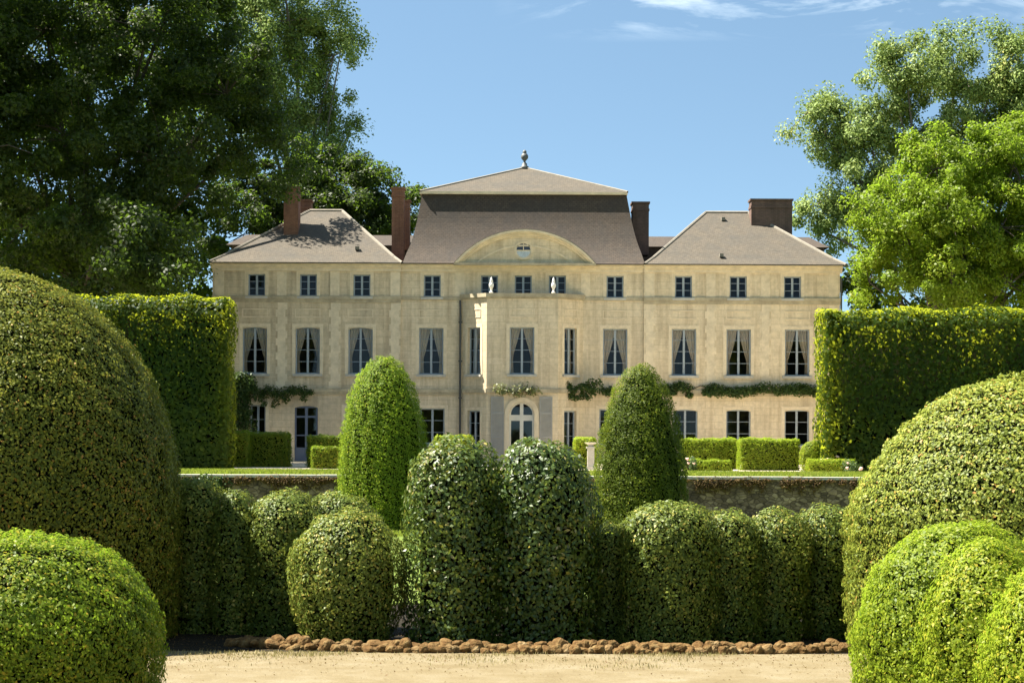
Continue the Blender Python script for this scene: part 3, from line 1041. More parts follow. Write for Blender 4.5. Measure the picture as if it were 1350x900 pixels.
# flat pilaster strips and panels of the top floor
for x, y in ((xl0 + .35, WINGF), (xl1 - .3, WINGF), (xr0 + .3, WINGF), (xr1 - .35, WINGF), (hx(608) - .1, 0), (hx(771), 0),
             (hx(371), WINGF), (hx(441), WINGF), (hx(936), WINGF), (hx(1008), WINGF)):
    for za_, zb_ in ((Z_B1T + .003, Z_EAVE - .425), (Z_B2T + .003, Z_B1B - .165)):
        if x in (hx(608) - .1, hx(771)) and za_ < 5:
            continue
        m_ = MB()
        if za_ < 5:
            lz = [za_ + (zb_ - za_) * q / 12 for q in range(13)]
            rt = [(x + (.20, .30)[q % 2], lz[q + e_]) for q in range(12) for e_ in (0, 1)]
            lf = [(x - (.30, .20)[q % 2], lz[q + e_]) for q in range(12) for e_ in (0, 1)]
            m_.prism(rt + lf[::-1], y - .02, y + .03)
        else:
            m_.box(x - .24, x + .24, y - .024, y + .03, za_, zb_)
        m_.build('pilaster', M['trim'], house)
# drainpipe
m_ = MB()
xp = hx(606.5)
m_.tube([(xp, -.16, 0.1), (xp, -.16, 8.0), (xp - .02, -.05, 8.35)], [.06, .06, .06], 8)
for z in (1.2, 3.3, 5.2, 7.2):
    m_.box(xp - .09, xp + .09, -.24, .02, z, z + .08)
m_.build('drainpipe', M['pipe'], house, smooth=False)
m_ = MB()
xp = xr1 + .06
m_.tube([(xp, -.2, 0.1), (xp, -.2, 9.6)], [.05, .05], 8)
m_.build('drainpipe', M['pipe'], house)


# ---- roofs ----------------------------------------------------------------------
def slab_roof(rows, mat_):
    """rows: list of 4-corner rings bottom to top"""
    mb = MB()
    for a, b in zip(rows[:-1], rows[1:]):
        n = len(a)
        for i in range(n):
            j = (i + 1) % n
            q = [a[i], a[j], b[j], b[i]]
            uq = []
            for p in q:
                if not uq or (Vector(p) - Vector(uq[-1])).length > 1e-4:
                    uq.append(p)
            if len(uq) > 3 and (Vector(uq[0]) - Vector(uq[-1])).length < 1e-4:
                uq.pop()
            if len(uq) >= 3:
                mb.poly(uq)
    return mb


def hz_at(py, y):
    return EYE + (HY - py) * (HD + y) / F


def hx_at(px, y):
    return (px - CX) * (HD + y) / F


def ridge_line(mb, a, b, r=0.09):
    a, b = Vector(a), Vector(b)
    mb.tube([a, a.lerp(b, .5), b], [r, r, r], 6)


ZE = Z_EAVE + .004
roofs = {}
for side, (pxa, pxb, ra, rb) in {'west': (274.5, 529, 407, 450), 'east': (849, 1114.5, 929, 985)}.items():
    ye, yr, yb = WINGF - .42, 5.4, 11.6
    xa, xb = hx_at(pxa, ye), hx_at(pxb, ye)
    zr = hz_at(279, yr)
    r0, r1 = hx_at(ra, yr), hx_at(rb, yr)
    e = [(xa, ye, ZE), (xb, ye, ZE), (xb, yb, ZE), (xa, yb, ZE)]
    # a slight kick at the eaves
    k = 0.13
    t = [(r0, yr, zr), (r1, yr, zr), (r1, yr + .8, zr), (r0, yr + .8, zr)]
    kk = [tuple(np.array(p) * (1 - k) + np.array(q) * k - np.array([0, 0, 0.06])) for p, q in zip(e, t)]
    mb = slab_roof([e, kk, t], M['tile'])
    mb.poly([t[0], t[1], t[2], t[3]])
    mb.box(xa, xb, ye, yb, ZE - .05, ZE - .001)
    roof = mb.build('roof', M['tile'], house)
    roofs[side] = roof
    rl = MB()
    for p, q, s in ((e[0], kk[0], t[0]), (e[1], kk[1], t[1])):
        ridge_line(rl, p, q, .07); ridge_line(rl, q, s, .08)
    ridge_line(rl, t[0], t[1], .09)
    rl.build('ridge_tiles', M['ridge'], roof)
    v = MB()
    for px, py in (((952, 289), (950, 337)) if side == 'east' else ((470, 330),)):
        # vent tile on the slope
        fr = (347 - py) / (347 - 279)
        y = ye + (yr - ye) * fr
        z = ZE + (zr - ZE) * fr
        x = hx_at(px, y)
        v.box(x - .1, x + .1, y - .2, y + .1, z - .05, z + .12)
    if v.v:
        v.build('roof_vent', M['ridge'], roof)

# rear range behind the wings
for xa, xb in ((hx_at(312, 13), hx_at(560, 13)), (hx_at(825, 13), hx_at(1077, 13))):
    mb = MB()
    zr = hz_at(311, 13)
    mb.poly([(xa, 10.5, Z_EAVE - .5), (xb, 10.5, Z_EAVE - .5), (xb, 10.5, zr - .75), (xa, 10.5, zr - .75)])
    mb.poly([(xa - .3, 10.3, zr - .8), (xb + .3, 10.3, zr - .8), (xb - .5, 13, zr), (xa + .5, 13, zr)])
    mb.poly([(xa - .3, 10.3, zr - .8), (xa + .5, 13, zr), (xa - .3, 15.7, zr - .8)])
    mb.poly([(xb + .3, 10.3, zr - .8), (xb + .3, 15.7, zr - .8), (xb - .5, 13, zr)])
    mb.poly([(xa - .3, 15.7, zr - .8), (xa + .5, 13, zr), (xb - .5, 13, zr), (xb + .3, 15.7, zr - .8)])
    mb.box(xa, xb, 10.55, 15.5, -.1, zr - .81)
    rear = mb.build('rear_roof', M['tile_dark'], house)

# mansard
def ring(pl, pr, y, z, yb):
    return [(hx_at(pl, y), y, z), (hx_at(pr, y), y, z), (hx_at(pr, y), yb, z), (hx_at(pl, y), yb, z)]


m0 = ring(529.5, 849.5, -.42, ZE + .002, 11.9)
m4 = ring(555, 824.5, 1.7, hz_at(255.5, 1.7), 10.2)
key = [(-.42, 348.0, 529.5, 849.5, 11.9), (.15, 334.0, 535.0, 844.8, 11.4), (.55, 321.5, 540.5, 840.0, 11.0), (.9, 307.0, 544.8, 835.5, 10.75), (1.25, 288.5, 549.2, 831.0, 10.5), (1.7, 255.5, 555.0, 824.5, 10.2)]
rings = []
for j in range(21):
    t = j / 20 * (len(key) - 1)
    i0 = min(int(t), len(key) - 2)
    f_ = t - i0
    P_ = [np.array(key[max(0, min(len(key) - 1, i0 + q))]) for q in (-1, 0, 1, 2)]
    c_ = .5 * (2 * P_[1] + (P_[2] - P_[0]) * f_ + (2 * P_[0] - 5 * P_[1] + 4 * P_[2] - P_[3]) * f_ ** 2 + (-P_[0] + 3 * P_[1] - 3 * P_[2] + P_[3]) * f_ ** 3)
    rings.append(ring(c_[2], c_[3], c_[0], hz_at(c_[1], c_[0]) if j else ZE + .002, c_[4]))
mb = slab_roof(rings, None)
mb.poly([tuple(p) for p in rings[-1]])
mb.box(m0[0][0], m0[1][0], -.42, 11.9, ZE - .048, ZE + .0005)
mansard = mb.build('mansard_roof', M['tile_dark'], house)
zt = m4[0][2]
a0 = ring(552.5, 826, 1.5, zt + .09, 10.4)
mb = MB()
mb.box(a0[0][0], a0[1][0], 1.5, 10.4, zt - .04, zt + .088)
mb.build('roof_curb', M['trim'], mansard)
ya = 5.9
apex = (hx_at(690, ya), ya, hz_at(221.5, ya))
mb = slab_roof([a0, [apex] * 4], None)
up = mb.build('roof', M['tile'], house)
rl = MB()
for p in a0:
    ridge_line(rl, p, apex, .07)
rl.build('ridge_tiles', M['ridge'], up)
f = MB()
s = (HD + ya) / F
prof_f = [(0.0, 0), (5.5, 0), (5.5, 3), (3.5, 4), (3.2, 7), (1.6, 8.5), (1.3, 10), (2.6, 11.5), (4.6, 14), (4.9, 17), (3.6, 19.5), (2.2, 20.5), (2.8, 21.5), (2.4, 23.5), (0.0, 25.5)]
f.lathe([(r * s, z * s) for r, z in prof_f], seg=16)
f.build('finial', M['lead'], up, (apex[0], apex[1], apex[2] - .05), smooth=True)

# segmental pediment
pc = hx(691.0)
cw = (783 - 599.5) / HS / 2
sag = (348 - 304.5) / HS
R = (cw * cw + sag * sag) / (2 * sag)
zc = Z_EAVE + sag - R
amax = math.asin(cw / R)


def arc(r, n=28, frac=1.0, zmin=None):
    out = []
    for i in range(n + 1):
        a = -amax * frac + 2 * amax * frac * i / n
        x, z = r * math.sin(a), zc + r * math.cos(a)
        out.append((pc + x, z))
    return out


def arc_band(mb, ro, ri, y0, y1):
    """curved moulding between two radii, cut off at the eaves line"""
    n = 32
    ao = math.acos(min(1, (Z_EAVE + .006 - zc) / ro))
    ai = math.acos(min(1, (Z_EAVE + .006 - zc) / ri))
    for i in range(n):
        t0, t1 = -1 + 2 * i / n, -1 + 2 * (i + 1) / n
        q = []
        for rr_, aa, t in ((ro, ao, t0), (ro, ao, t1), (ri, ai, t1), (ri, ai, t0)):
            q.append((pc + rr_ * math.sin(aa * t), zc + rr_ * math.cos(aa * t)))
        mb.prism(q, y0, y1)


pd = MB()
ai = math.acos((Z_EAVE + .006 - zc) / (R - .1))
tym = [(pc + (R - .1) * math.sin(ai * t), zc + (R - .1) * math.cos(ai * t)) for t in np.linspace(-1, 1, 33)]
pd.prism(tym[::-1], -.45, 2.2)
ped = pd.build('pediment', M['stone'], house)
pm = MB()
arc_band(pm, R, R - .10, -.77, 1.6)
arc_band(pm, R - .101, R - .19, -.67, 1.2)
arc_band(pm, R - .191, R - .30, -.55, .5)
arc_band(pm, R - .75, R - .83, -.485, .1)
pm.build('arch_moulding', M['trim'], ped)
pm = MB()
arc_band(pm, R + .05, R + .002, -.75, 2.0)
pm.build('arch_cover', M['ridge'], ped)
pm = MB()
pm.box(pc - cw - .05, pc + cw + .05, -.76, -.425, Z_EAVE - .12, Z_EAVE + .003)
pm.build('cornice', M['belt'], ped)
# half round light
ox, oz, orad = hx(689) - 0, hz(331), .41
oc = MB()
for k in range(24):
    a0_, a1_ = 2 * PI * k / 24, 2 * PI * (k + 1) / 24
    for ro, ri, y0, y1 in ((orad + .07, orad, -.51, -.40), (orad - .001, orad - .05, -.485, -.43)):
        oc.prism([(ro * math.cos(a0_), ro * math.sin(a0_)), (ro * math.cos(a1_), ro * math.sin(a1_)), (ri * math.cos(a1_), ri * math.sin(a1_)), (ri * math.cos(a0_), ri * math.sin(a0_))], y0, y1)
oc.box(-.02, .02, -.482, -.435, .0, orad - .06)
oc.box(-orad + .05, orad - .05, -.486, -.436, -.04, .02)
ow = oc.build('round_window', M['trim'], ped, (ox, 0, oz))
g = MB()
g.poly([((orad - .03) * math.cos(2 * PI * k / 24), -.462, (orad - .03) * math.sin(2 * PI * k / 24)) for k in range(24)])
gm, nt_, out_ = new_mat('dark_glazing')
p_ = N(nt_, 'ShaderNodeBsdfPrincipled', Roughness=0.08)
p_.inputs['Base Color'].default_value = (0.03, 0.035, 0.045, 1)
nt_.links.new(p_.outputs[0], out_.inputs[0])
g.mi = [0] * len(g.f)
g.build('pane', gm, ped, (ox, 0, oz))
g = MB()
g.poly([((orad - .05) * math.cos(a), -.472, (orad - .05) * math.sin(a)) for a in np.linspace(PI + .1, 2 * PI - .1, 14)])
g.build('lower_reflection', plain('painted_sky_reflection', (0.42, 0.47, 0.50), .4, .25, 9.0), ped, (ox, 0, oz))  # pale blue half disc, sky reflection painted over the lower glazing


# chimneys
def chimney(parent, px0, px1, ptop, pbase, y, dep, mat, cap=True, pots=0):
    x0, x1 = hx_at(px0, y), hx_at(px1, y)
    zt_, zb_ = hz_at(ptop, y), hz_at(pbase, y)
    c = MB()
    c.box(x0 + .03, x1 - .03, y, y + dep, zb_, zt_ - .5)
    c.box(x0, x1, y - .04, y + dep + .04, zt_ - .498, zt_ - .38)
    c.box(x0 + .03, x1 - .03, y, y + dep, zt_ - .378, zt_ - .1)
    c.box(x0 - .03, x1 + .03, y - .06, y + dep + .06, zt_ - .098, zt_)
    c.build('chimney', mat, parent)


chimney(roofs['west'], 372, 392.5, 247.5, 325, 2.6, 1.3, M['brick'])
chimney(roofs['west'], 391, 409, 264, 300, 7.8, 1.2, M['brick'])
chimney(roofs['west'], 514.5, 532, 247.5, 350, 2.5, 0.9, M['brick'])
chimney(roofs['west'], 526, 539.5, 264, 330, 10.2, 0.9, M['brick'])
chimney(mansard, 832, 855, 265, 335, 4.5, 1.4, M['brick_dark'])
chimney(roofs['east'], 988.5, 1044, 260.5, 330, 3.9, 1.2, M['brick_dark'])

# urns on the bay terrace
ur = MB()
q = .034
qr = .024
prof_u = [(0, 0), (4.2, 0), (4.2, 2), (2.6, 3), (1.9, 5), (2.6, 7), (4.6, 10), (5.2, 13), (4.2, 15), (3.0, 16), (3.4, 17), (2.9, 20), (1.6, 23), (0.0, 25)]
ur.lathe([(r * qr, z * q) for r, z in prof_u], seg=18)
me_u = ur.mesh('stone_urn', M['white_stone'], smooth=True)
zu = Z_B1T + .121
for px, lb in ((647, 'small white stone urn on the left corner of the bay terrace'), (729, 'small white stone urn on the right corner of the bay terrace')):
    o = link('stone_urn', me_u, None, (hx_at(px, -1.15), HD - 1.15, zu))
    tag(o, lb, 'urn', 'white urns on the bay terrace')

# ================================================================= TERRACE WALL
rw = tag(empty('retaining_wall', (0, WALL_Y, LOW)), 'low rubble stone retaining wall with pale coping between sunken garden and lawn', 'wall')
mb = MB(); mb.box(-45, 45, 0.02, 0.55, -.2, 1.60); mb.build('wall_body', M['rubble'], rw)
mb = MB()
x = -45
while x < 45:
    l = random.uniform(.9, 1.5)
    mb.box(x, x + l - .012, -.05 + random.uniform(-.015, .015), .58, 1.602, 1.70 + random.uniform(0, .012))
    x += l
mb.build('coping', M['rubble' if 0 else 'sill'], rw)


def scatter_leaves(name, boxes, leaf, mat, seed, per_m3=None, aspect=0.5, parent=None):
    """boxes: (cx,cy,cz, rx,ry,rz, n) clumps"""
    global RNG
    RNG = np.random.default_rng(seed)
    P, NR = [], []
    for cx, cy, cz, rx, ry, rz, n in boxes:
        d = unit(RNG.normal(size=(n, 3)))
        r = RNG.random((n, 1)) ** .45
        P.append(np.array([cx, cy, cz]) + d * r * np.array([rx, ry, rz]))
        NR.append(d + np.array([0, -.3, .6]))
    p, nr = np.vstack(P), np.vstack(NR)
    nr = unit(nr) + RNG.normal(size=nr.shape) * .5
    me = leaf_mesh(name, p, nr, leaf * RNG.uniform(.6, 1.35, len(p)), [mat], .5 + RNG.normal(size=len(p)) * .22, None, aspect)
    return link(name, me, parent)


bx_ = []
rr = random.Random(4)
for x in np.arange(-16, 17, .22):
    if rr.random() < .8:
        h = rr.uniform(.1, .5)
        bx_.append((x, WALL_Y - .06, -.08 - h * .5, .22, .12, h * .8, int(80 + 260 * h)))
o = scatter_leaves('wall_creepers', bx_, .075, M['rust'], 31)
tag(o, 'rusty brown creeping growth hanging from the coping of the retaining wall', 'creepers', kind='stuff')
ivx, _ = at(262, 640, WALL_Y)
o = scatter_leaves('ivy', [(ivx + dx, WALL_Y - .1, -.3 + dz, .5, .16, .32, 260) for dx, dz in ((-.7, 0), (-.2, -.1), (.3, .03), (.8, -.05))], .13, M['vine'], 33)
tag(o, 'dark ivy patch on the left end of the retaining wall', 'ivy')


# grass along the terrace edge and on the lower lawn
def grass(name, x0, x1, y0, y1, z, n, h, mat, seed, label, xs=None, ys=None):
    global RNG
    RNG = np.random.default_rng(seed)
    if xs is None:
        xs, ys = RNG.uniform(x0, x1, n), RNG.uniform(y0, y1, n)
    n = len(xs)
    hh = h * RNG.uniform(.5, 1.4, n)
    p = np.stack([xs, ys, z + hh * .45], 1)
    a = RNG.uniform(0, 2 * PI, n)
    nr = np.stack([np.cos(a), np.sin(a), RNG.normal(size=n) * .25], 1)
    me = leaf_mesh(name, p, nr, hh, [mat], .5 + RNG.normal(size=n) * .2 + .12 * lump(p, .7, seed), None, .22, .15, updir=np.tile((0, 0, 2.5), (n, 1)))
    o = link(name, me)
    return tag(o, label, 'grass', kind='stuff')


grass('lawn_grass', -17, 18, WALL_Y + .62, 89.5, 0, 90000, .11, M['grass'], 41, 'short bright grass strip behind the retaining wall coping')
grass('lower_grass', -9, 9, 70, 82.4, LOW, 40000, .12, M['grass'], 42, 'mown grass of the sunken garden at the foot of the wall')
g_ = np.random.default_rng(5)
n = 15000
xs = g_.uniform(-5.6, 6.0, n)
ys = STONE_Y - .12 - np.abs(g_.normal(size=n)) * 1.1
pat = lump(np.stack([xs, ys, 0 * xs], 1), 2.2, 9)
k = pat + .35 * g_.normal(size=n) > .25 + .3 * (STONE_Y - ys)
grass('dry_grass', 0, 0, 0, 0, LOW + .004, 0, .05, M['straw'], 43, 'sparse straw coloured grass on the sandy path by the stones', xs[k], ys[k])

# ================================================================= STONE EDGING
stones = []
for i in range(9):
    g_ = np.random.default_rng(60 + i)
    mb = MB()
    nr_, ns_ = 16, 22
    mb.lathe([(max(.0, math.sin(PI * j / nr_)), -math.cos(PI * j / nr_)) for j in range(nr_ + 1)], seg=ns_)
    v = np.array(mb.v)
    v = np.sign(v) * np.abs(v) ** .72
    q1 = lump(v, 1.5, 70 + i)
    q2 = np.round(lump(v, 2.6, 90 + i) * 2.2) / 2.2
    v *= (1 + .15 * q1 + .11 * q2 + .06 * lump(v, 6.0, 80 + i))[:, None]
    v *= np.array([g_.uniform(.075, .14), g_.uniform(.09, .13), g_.uniform(.075, .115)])
    mb.v = [tuple(p) for p in v]
    stones.append(mb.mesh('edging_stone', M['rock'] if i % 5 else M['rock_pale'], smooth=False))
xa, _ = at(287, 850, STONE_Y)
xb, _ = at(1121, 858, STONE_Y)
rr = random.Random(12)
SL = 'brown field stone in the rough edging row between sandy path and clipped bushes'
for back, up, ks in ((0.0, .03, .9), (.14, .075, .95)):
    x = xa + (.1 if back else 0)
    while x < xb - .1:
        me = stones[rr.randrange(9)]
        w = max(v.co.x for v in me.vertices)
        t = (x - xa) / (xb - xa)
        yy = STONE_Y + back + .9 * (2 * t - 1) ** 4 * (1 if t < .5 else .35) + rr.uniform(-.05, .05)
        o = link('edging_stone', me, None, (x + w * .75, yy, LOW + up + rr.uniform(-.02, .04)))
        o.rotation_euler = (rr.uniform(-.4, .4), rr.uniform(-.35, .35), rr.uniform(-.8, .8) + PI * (rr.random() < .5))
        k = ks * rr.uniform(.75, 1.2)
        o.scale = (k, k, k)
        tag(o, SL, 'stone', 'stones edging the sandy path')
        x += w * rr.uniform(1.0, 1.5)
# fallen leaves and small stones on the path
g_ = np.random.default_rng(77)
n = 2600
RNG = g_
p = np.stack([g_.uniform(-7, 7, n), STONE_Y + .3 - np.abs(g_.normal(size=n)) * 1.6, np.full(n, LOW + .014)], 1)
p2 = np.stack([g_.uniform(-7, 7, 5000), STONE_Y + .3 + g_.uniform(0, 3.6, 5000), np.full(5000, LOW + .018)], 1)
p = np.vstack([p, p2])
n = len(p)
o = link('leaf_litter', leaf_mesh('leaf_litter', p, np.tile((0, 0, 1.0), (n, 1)) + g_.normal(size=(n, 3)) * .35, g_.uniform(.02, .05, n), [M['rust']], .45 + g_.normal(size=n) * .2))
tag(o, 'small fallen leaves on the sandy path near the stones', 'leaf litter', kind='stuff')

# ================================================================= TOPIARY
def bush_at(px, d):
    return at(px, HY, d)[0]


def px2m(p, d):
    return p * d / F


# big domes
d = 36.8
topiary('topiary_dome', 'huge olive green clipped dome at the left edge, taller than any bush around it', 'topiary', bush_at(-12, d), d, LOW,
        dome_profile(px2m(252, d), EYE - px2m(355 - HY, d) - LOW + .02, belly=.33, power=2.0, base=.97, ptop=1.87), .060, 1.5, M['dome'], 101, lumpy=.07, lfreq=.9, depth=2.6, tamp=1.1, spread=.85)
d = 35.0
topiary('topiary_dome', 'large olive clipped dome rising behind the bright green bush at the right edge', 'topiary', bush_at(1336, d), d, LOW,
        dome_profile(px2m(220, d), EYE - px2m(493 - HY, d) - LOW, belly=.45, power=1.75, base=.98, ptop=1.65), .064, 1.5, M['dome_warm'], 102, lumpy=.07, lfreq=.9, depth=2.6, tamp=1.1, spread=.85)
# bright box bushes in the foreground
d = 25.5
topiary('box_bush', 'bright green rounded box bush in the bottom left corner beside the sandy path', 'bush', bush_at(12, d), d, LOW,
        dome_profile(px2m(203, d), EYE - px2m(704 - HY, d) - LOW, belly=.38, power=2.35, base=.95), .050, 2.1, M['box'], 103, lumpy=.05, lfreq=2.6, depth=3.0, tuft=.32, spread=.75, tamp=1.2)
GRP = 'bright box mounds at the right edge of the path'
for px, hw, top, d, lb, sd in (
        (1264, 138, 680, 26.4, 'bright yellow green box mound before the olive dome, its flank at the sandy path', 104),
        (1302, 92, 704, 25.3, 'bright green box mound pressed between two other bright mounds before the olive dome', 105),
        (1404, 112, 722, 24.0, 'bright green box mound nearest the camera, cut off by the right edge of the picture', 106),
        (1398, 74, 682, 27.2, 'bright green box mound at the right edge, behind the nearest bright mound', 107)):
    topiary('box_bush', lb, 'bush', bush_at(px, d), d, LOW, dome_profile(px2m(hw, d), EYE - px2m(top - HY, d) - LOW, belly=.3, power=2.15, base=1.0, ptop=2.0),
            .050, 2.1, M['box_bright'], sd, lumpy=.06, lfreq=2.6, depth=3.0, tuft=.32, spread=.85, tamp=1.2, group=GRP)

# holly pair in the middle
d = 36.0
GRP = 'tall glossy holly columns in the middle of the bed'
topiary('holly_column', 'tall glossy dark holly column, left one of the touching middle pair', 'topiary', bush_at(602, d), d, LOW,
        dome_profile(px2m(69, d), EYE - px2m(576 - HY, d) - LOW, belly=.5, power=3.4, base=.97, ptop=2.5), .082, 1.5, M['holly'], 111, lumpy=.05, lfreq=2.4, depth=2.6, tamp=.9, spread=1.0, group=GRP, sy=1.0)
topiary('holly_column', 'tall glossy dark holly column, wider right one of the touching middle pair', 'topiary', bush_at(717, d), d + .1, LOW,
        dome_profile(px2m(77, d), EYE - px2m(576 - HY, d) - LOW, belly=.46, power=3.2, base=.97, ptop=2.4), .082, 1.5, M['holly'], 112, lumpy=.05, lfreq=2.4, depth=2.6, tamp=.9, spread=1.0, group=GRP)

# rounded bushes of the bed
GRP = 'clipped round bushes in the bed behind the edging stones'
row = [
    # px, half width, top, depth, label
    (459, 77, 671, 36.0, 'ball shaped clipped bush standing in front of the others, left of the holly pair', .47, 2.25),
    (450, 52, 649, 38.0, 'clipped bush peeping out behind the front ball at the left of the holly pair', .6, 2.2),
    (378, 50, 646, 37.4, 'clipped round topped bush directly left of the front ball, broader than its left neighbour', .65, 2.3),
    (311, 32, 644, 37.4, 'slim clipped bush standing between the shadowed bush and a broader one', .7, 2.2),
    (258, 36, 630, 37.6, 'clipped bush in the deep shadow of the huge left dome', .75, 2.2),
    (884, 70, 661, 36.2, 'broad clipped bush right of the holly pair, largest of the right row', .6, 2.9),
    (958, 44, 669, 36.5, 'clipped bush directly right of the largest bush of the right row', .65, 2.2),
    (1026, 40, 667, 36.8, 'clipped bush second from the olive right dome', .7, 2.2),
    (1091, 42, 661, 37.2, 'clipped bush tucked against the left flank of the olive right dome', .7, 2.2),
    (802, 36, 688, 36.6, 'low dark clipped bush hidden in the gap right of the holly pair', .7, 2.2),
]
for j, (px, hw, top, d, lb, belly, pw) in enumerate(row):
    topiary('clipped_bush', lb, 'bush', bush_at(px, d), d, LOW, dome_profile(px2m(hw * (1.0 if j in (0, 5) else 1.16), d), EYE - px2m(top - HY, d) - LOW, belly=belly, power=pw, base=.78 if j == 0 else .97),
            .060, 1.5, M['ball'], 120 + j, lumpy=.05, lfreq=2.6, depth=2.6, tamp=1.1, spread=.85, group=GRP)

# yew cones on the lower lawn
d = 74.5
for px, hw, top, pa, pb, lb, mt, sd in ((507, 62, 469, 3.0, 1.9, 'tall bright green bullet shaped yew cone left of the central bay', 'yew', 141), (845, 64, 477, 2.3, 1.92, 'tall darker bullet shaped yew cone right of the central bay', 'yew_dark', 142)):
    topiary('yew_cone', lb, 'topiary', bush_at(px, d), d, LOW, dome_profile(px2m(hw, d), EYE - px2m(top - HY, d) - LOW, belly=.0, power=pa, base=1.0, ptop=pb),
            .075, 1.5, M[mt], sd, lumpy=.06, lfreq=1.2, depth=3.0, tuft=.42, spread=.8, tamp=1.5, group='yew cones on the sunken lawn', aspect=.5)

# tall hedges beside the house
yh = 92.0
xh, zt_ = at(302, 390, yh)
hedge_block('tall_hedge', 'tall square clipped hornbeam hedge left of the house behind the huge dome', xh - 14, xh, yh, yh + 2.6, 0, zt_, .16, 2.3, M['hornbeam'], 151, lumpy=.07, lfreq=.9, shoulder=.95, rnd=.38, depth=2.8, spread=.95, tuft=.25)
xh, zt_ = at(1087, 405, yh)
hedge_block('tall_hedge', 'tall square clipped hornbeam hedge right of the house behind the olive dome', xh, xh + 14, yh, yh + 2.6, 0, zt_, .19, 2.3, M['hornbeam'], 152, lumpy=.10, lfreq=1.1, shoulder=1.0, rnd=.35, depth=2.8, spread=.95, tuft=.25)

# low box hedges before the house
GRP = 'low box hedges before the house'
low = [
    (236, 328, 568, 97, 1.6, 'box', 'dark low box hedge in the shade beside the tall left hedge'),
    (326, 381, 570, 98, 1.4, 'box', 'dark low box hedge block left of the garden door'),
    (404, 455, 574, 97, 1.3, 'box', 'low box hedge between garden door and left yew cone'),
    (572, 622, 573, 99, 1.2, 'box_bright', 'low box hedge just left of the bay, behind the left holly column'),
    (757, 786, 577, 98, 1.2, 'box_bright', 'short box hedge just right of the bay beside the stone pedestal'),
    (896, 975, 578, 97, 1.3, 'box_bright', 'low box hedge next to the right yew cone, lower hedge before it'),
    (976, 1056, 578, 95, 1.4, 'box_bright', 'low box hedge block under the middle window of the right wing'),
    (1080, 1126, 580, 96, 1.2, 'box_bright', 'low box hedge right of the small round bush by the tall right hedge'),
]
for j, (a, b, top, y, dp, mt, lb) in enumerate(low):
    x0, zt_ = at(a, top, y)
    x1, _ = at(b, top, y)
    hedge_block('box_hedge', lb, x0, x1, y, y + dp, 0, zt_, .085, 2.0, M[mt], 160 + j, lumpy=.04, lfreq=1.6, rnd=.18, depth=1.6, group=GRP)
GRP = 'knee high border hedges at the terrace edge'
for j, (a, b, top, y, dp, mt, lb) in enumerate((
        (410, 447, 589, 94.5, .8, 'box', 'knee high border hedge before the hedge at the left yew cone'),
        (904, 966, 606, 93.5, .8, 'box_bright', 'knee high border hedge beside the right yew cone'),
        (1066, 1128, 606, 91.0, .9, 'box_bright', 'knee high bright border hedge below the roses at the right'))):
    x0, zt_ = at(a, top, y)
    x1, _ = at(b, top, y)
    hedge_block('border_hedge', lb, x0, x1, y, y + dp, 0, zt_, .075, 2.0, M[mt], 180 + j, lumpy=.03, lfreq=1.6, rnd=.12, depth=1.5, group=GRP)
d = 93.6
topiary('box_ball', 'small egg shaped box bush at the right end of the low hedges', 'bush', bush_at(1070, d), d, 0, dome_profile(px2m(16, d), EYE - px2m(579 - HY, d), belly=.5, power=2.1, base=.8), .075, 2.0, M['box_bright'], 190, lumpy=.03, depth=1.5)


# roses
def rose_bush(px, py, d, w, h, label, seed, nb):
    x, z = at(px, py, d)
    root = tag(empty('rose_bush', (x, d, 0)), label, 'rose bush', 'rose bushes by the low hedges')
    rr = random.Random(seed)
    o = scatter_leaves('leaves', [(rr.uniform(-w, w) * .6, rr.uniform(-.3, .3), z * rr.uniform(.35, .95), w * .55, .35, h, 170) for _ in range(6)], .10, M['vine'], seed, parent=root)
    mb = MB()
    for _ in range(5):
        mb.tube([(rr.uniform(-.1, .1), 0, 0), (rr.uniform(-w, w) * .5, 0, z * .5), (rr.uniform(-w, w) * .7, 0, z * .9)], [.015, .012, .006], 4)
    mb.build('stem', M['bark'], root)
    for _ in range(nb):
        mb = MB()
        r = rr.uniform(.045, .08)
        mb.lathe([(0, -r), (r * .7, -r * .6), (r, 0), (r * .85, r * .5), (r * .5, r * .6), (r * .55, r * .35), (r * .2, r * .5), (0, r * .4)], seg=9)
        mb.build('bloom', M['rose'], root, (rr.uniform(-w, w) * .8, -.42, z + rr.uniform(-.28, .12)), smooth=True)


rose_bush(1092, 604, 92.6, .55, .3, 'rose bush with pale pink blooms right of the egg shaped bush', 201, 6)
rose_bush(1122, 611, 90.4, .45, .3, 'rose bush with pale pink blooms touching the olive right dome in view', 202, 5)
rose_bush(909, 605, 92.6, .3, .25, 'rose bush with a few pink blooms beside the right yew cone', 203, 3)

# stone pedestal right of the bay
x, zt_ = at(779, 583, 95)
mb = MB()
mb.box(-.22, .22, -.22, .22, 0, .15)
mb.box(-.15, .15, -.15, .15, .151, zt_ - .26)
mb.box(-.2, .2, -.2, .2, zt_ - .259, zt_ - .18)
mb.lathe([(0, zt_ - .179), (.14, zt_ - .179), (.1, zt_ - .13), (.2, zt_ - .06), (.3, zt_), (.24, zt_ - .015), (0, zt_ - .05)], seg=18)
tag(mb.build('stone_pedestal', M['sill'], None, (x, 95, 0)), 'pale stone pedestal with shallow basin beside the right yew cone', 'pedestal')


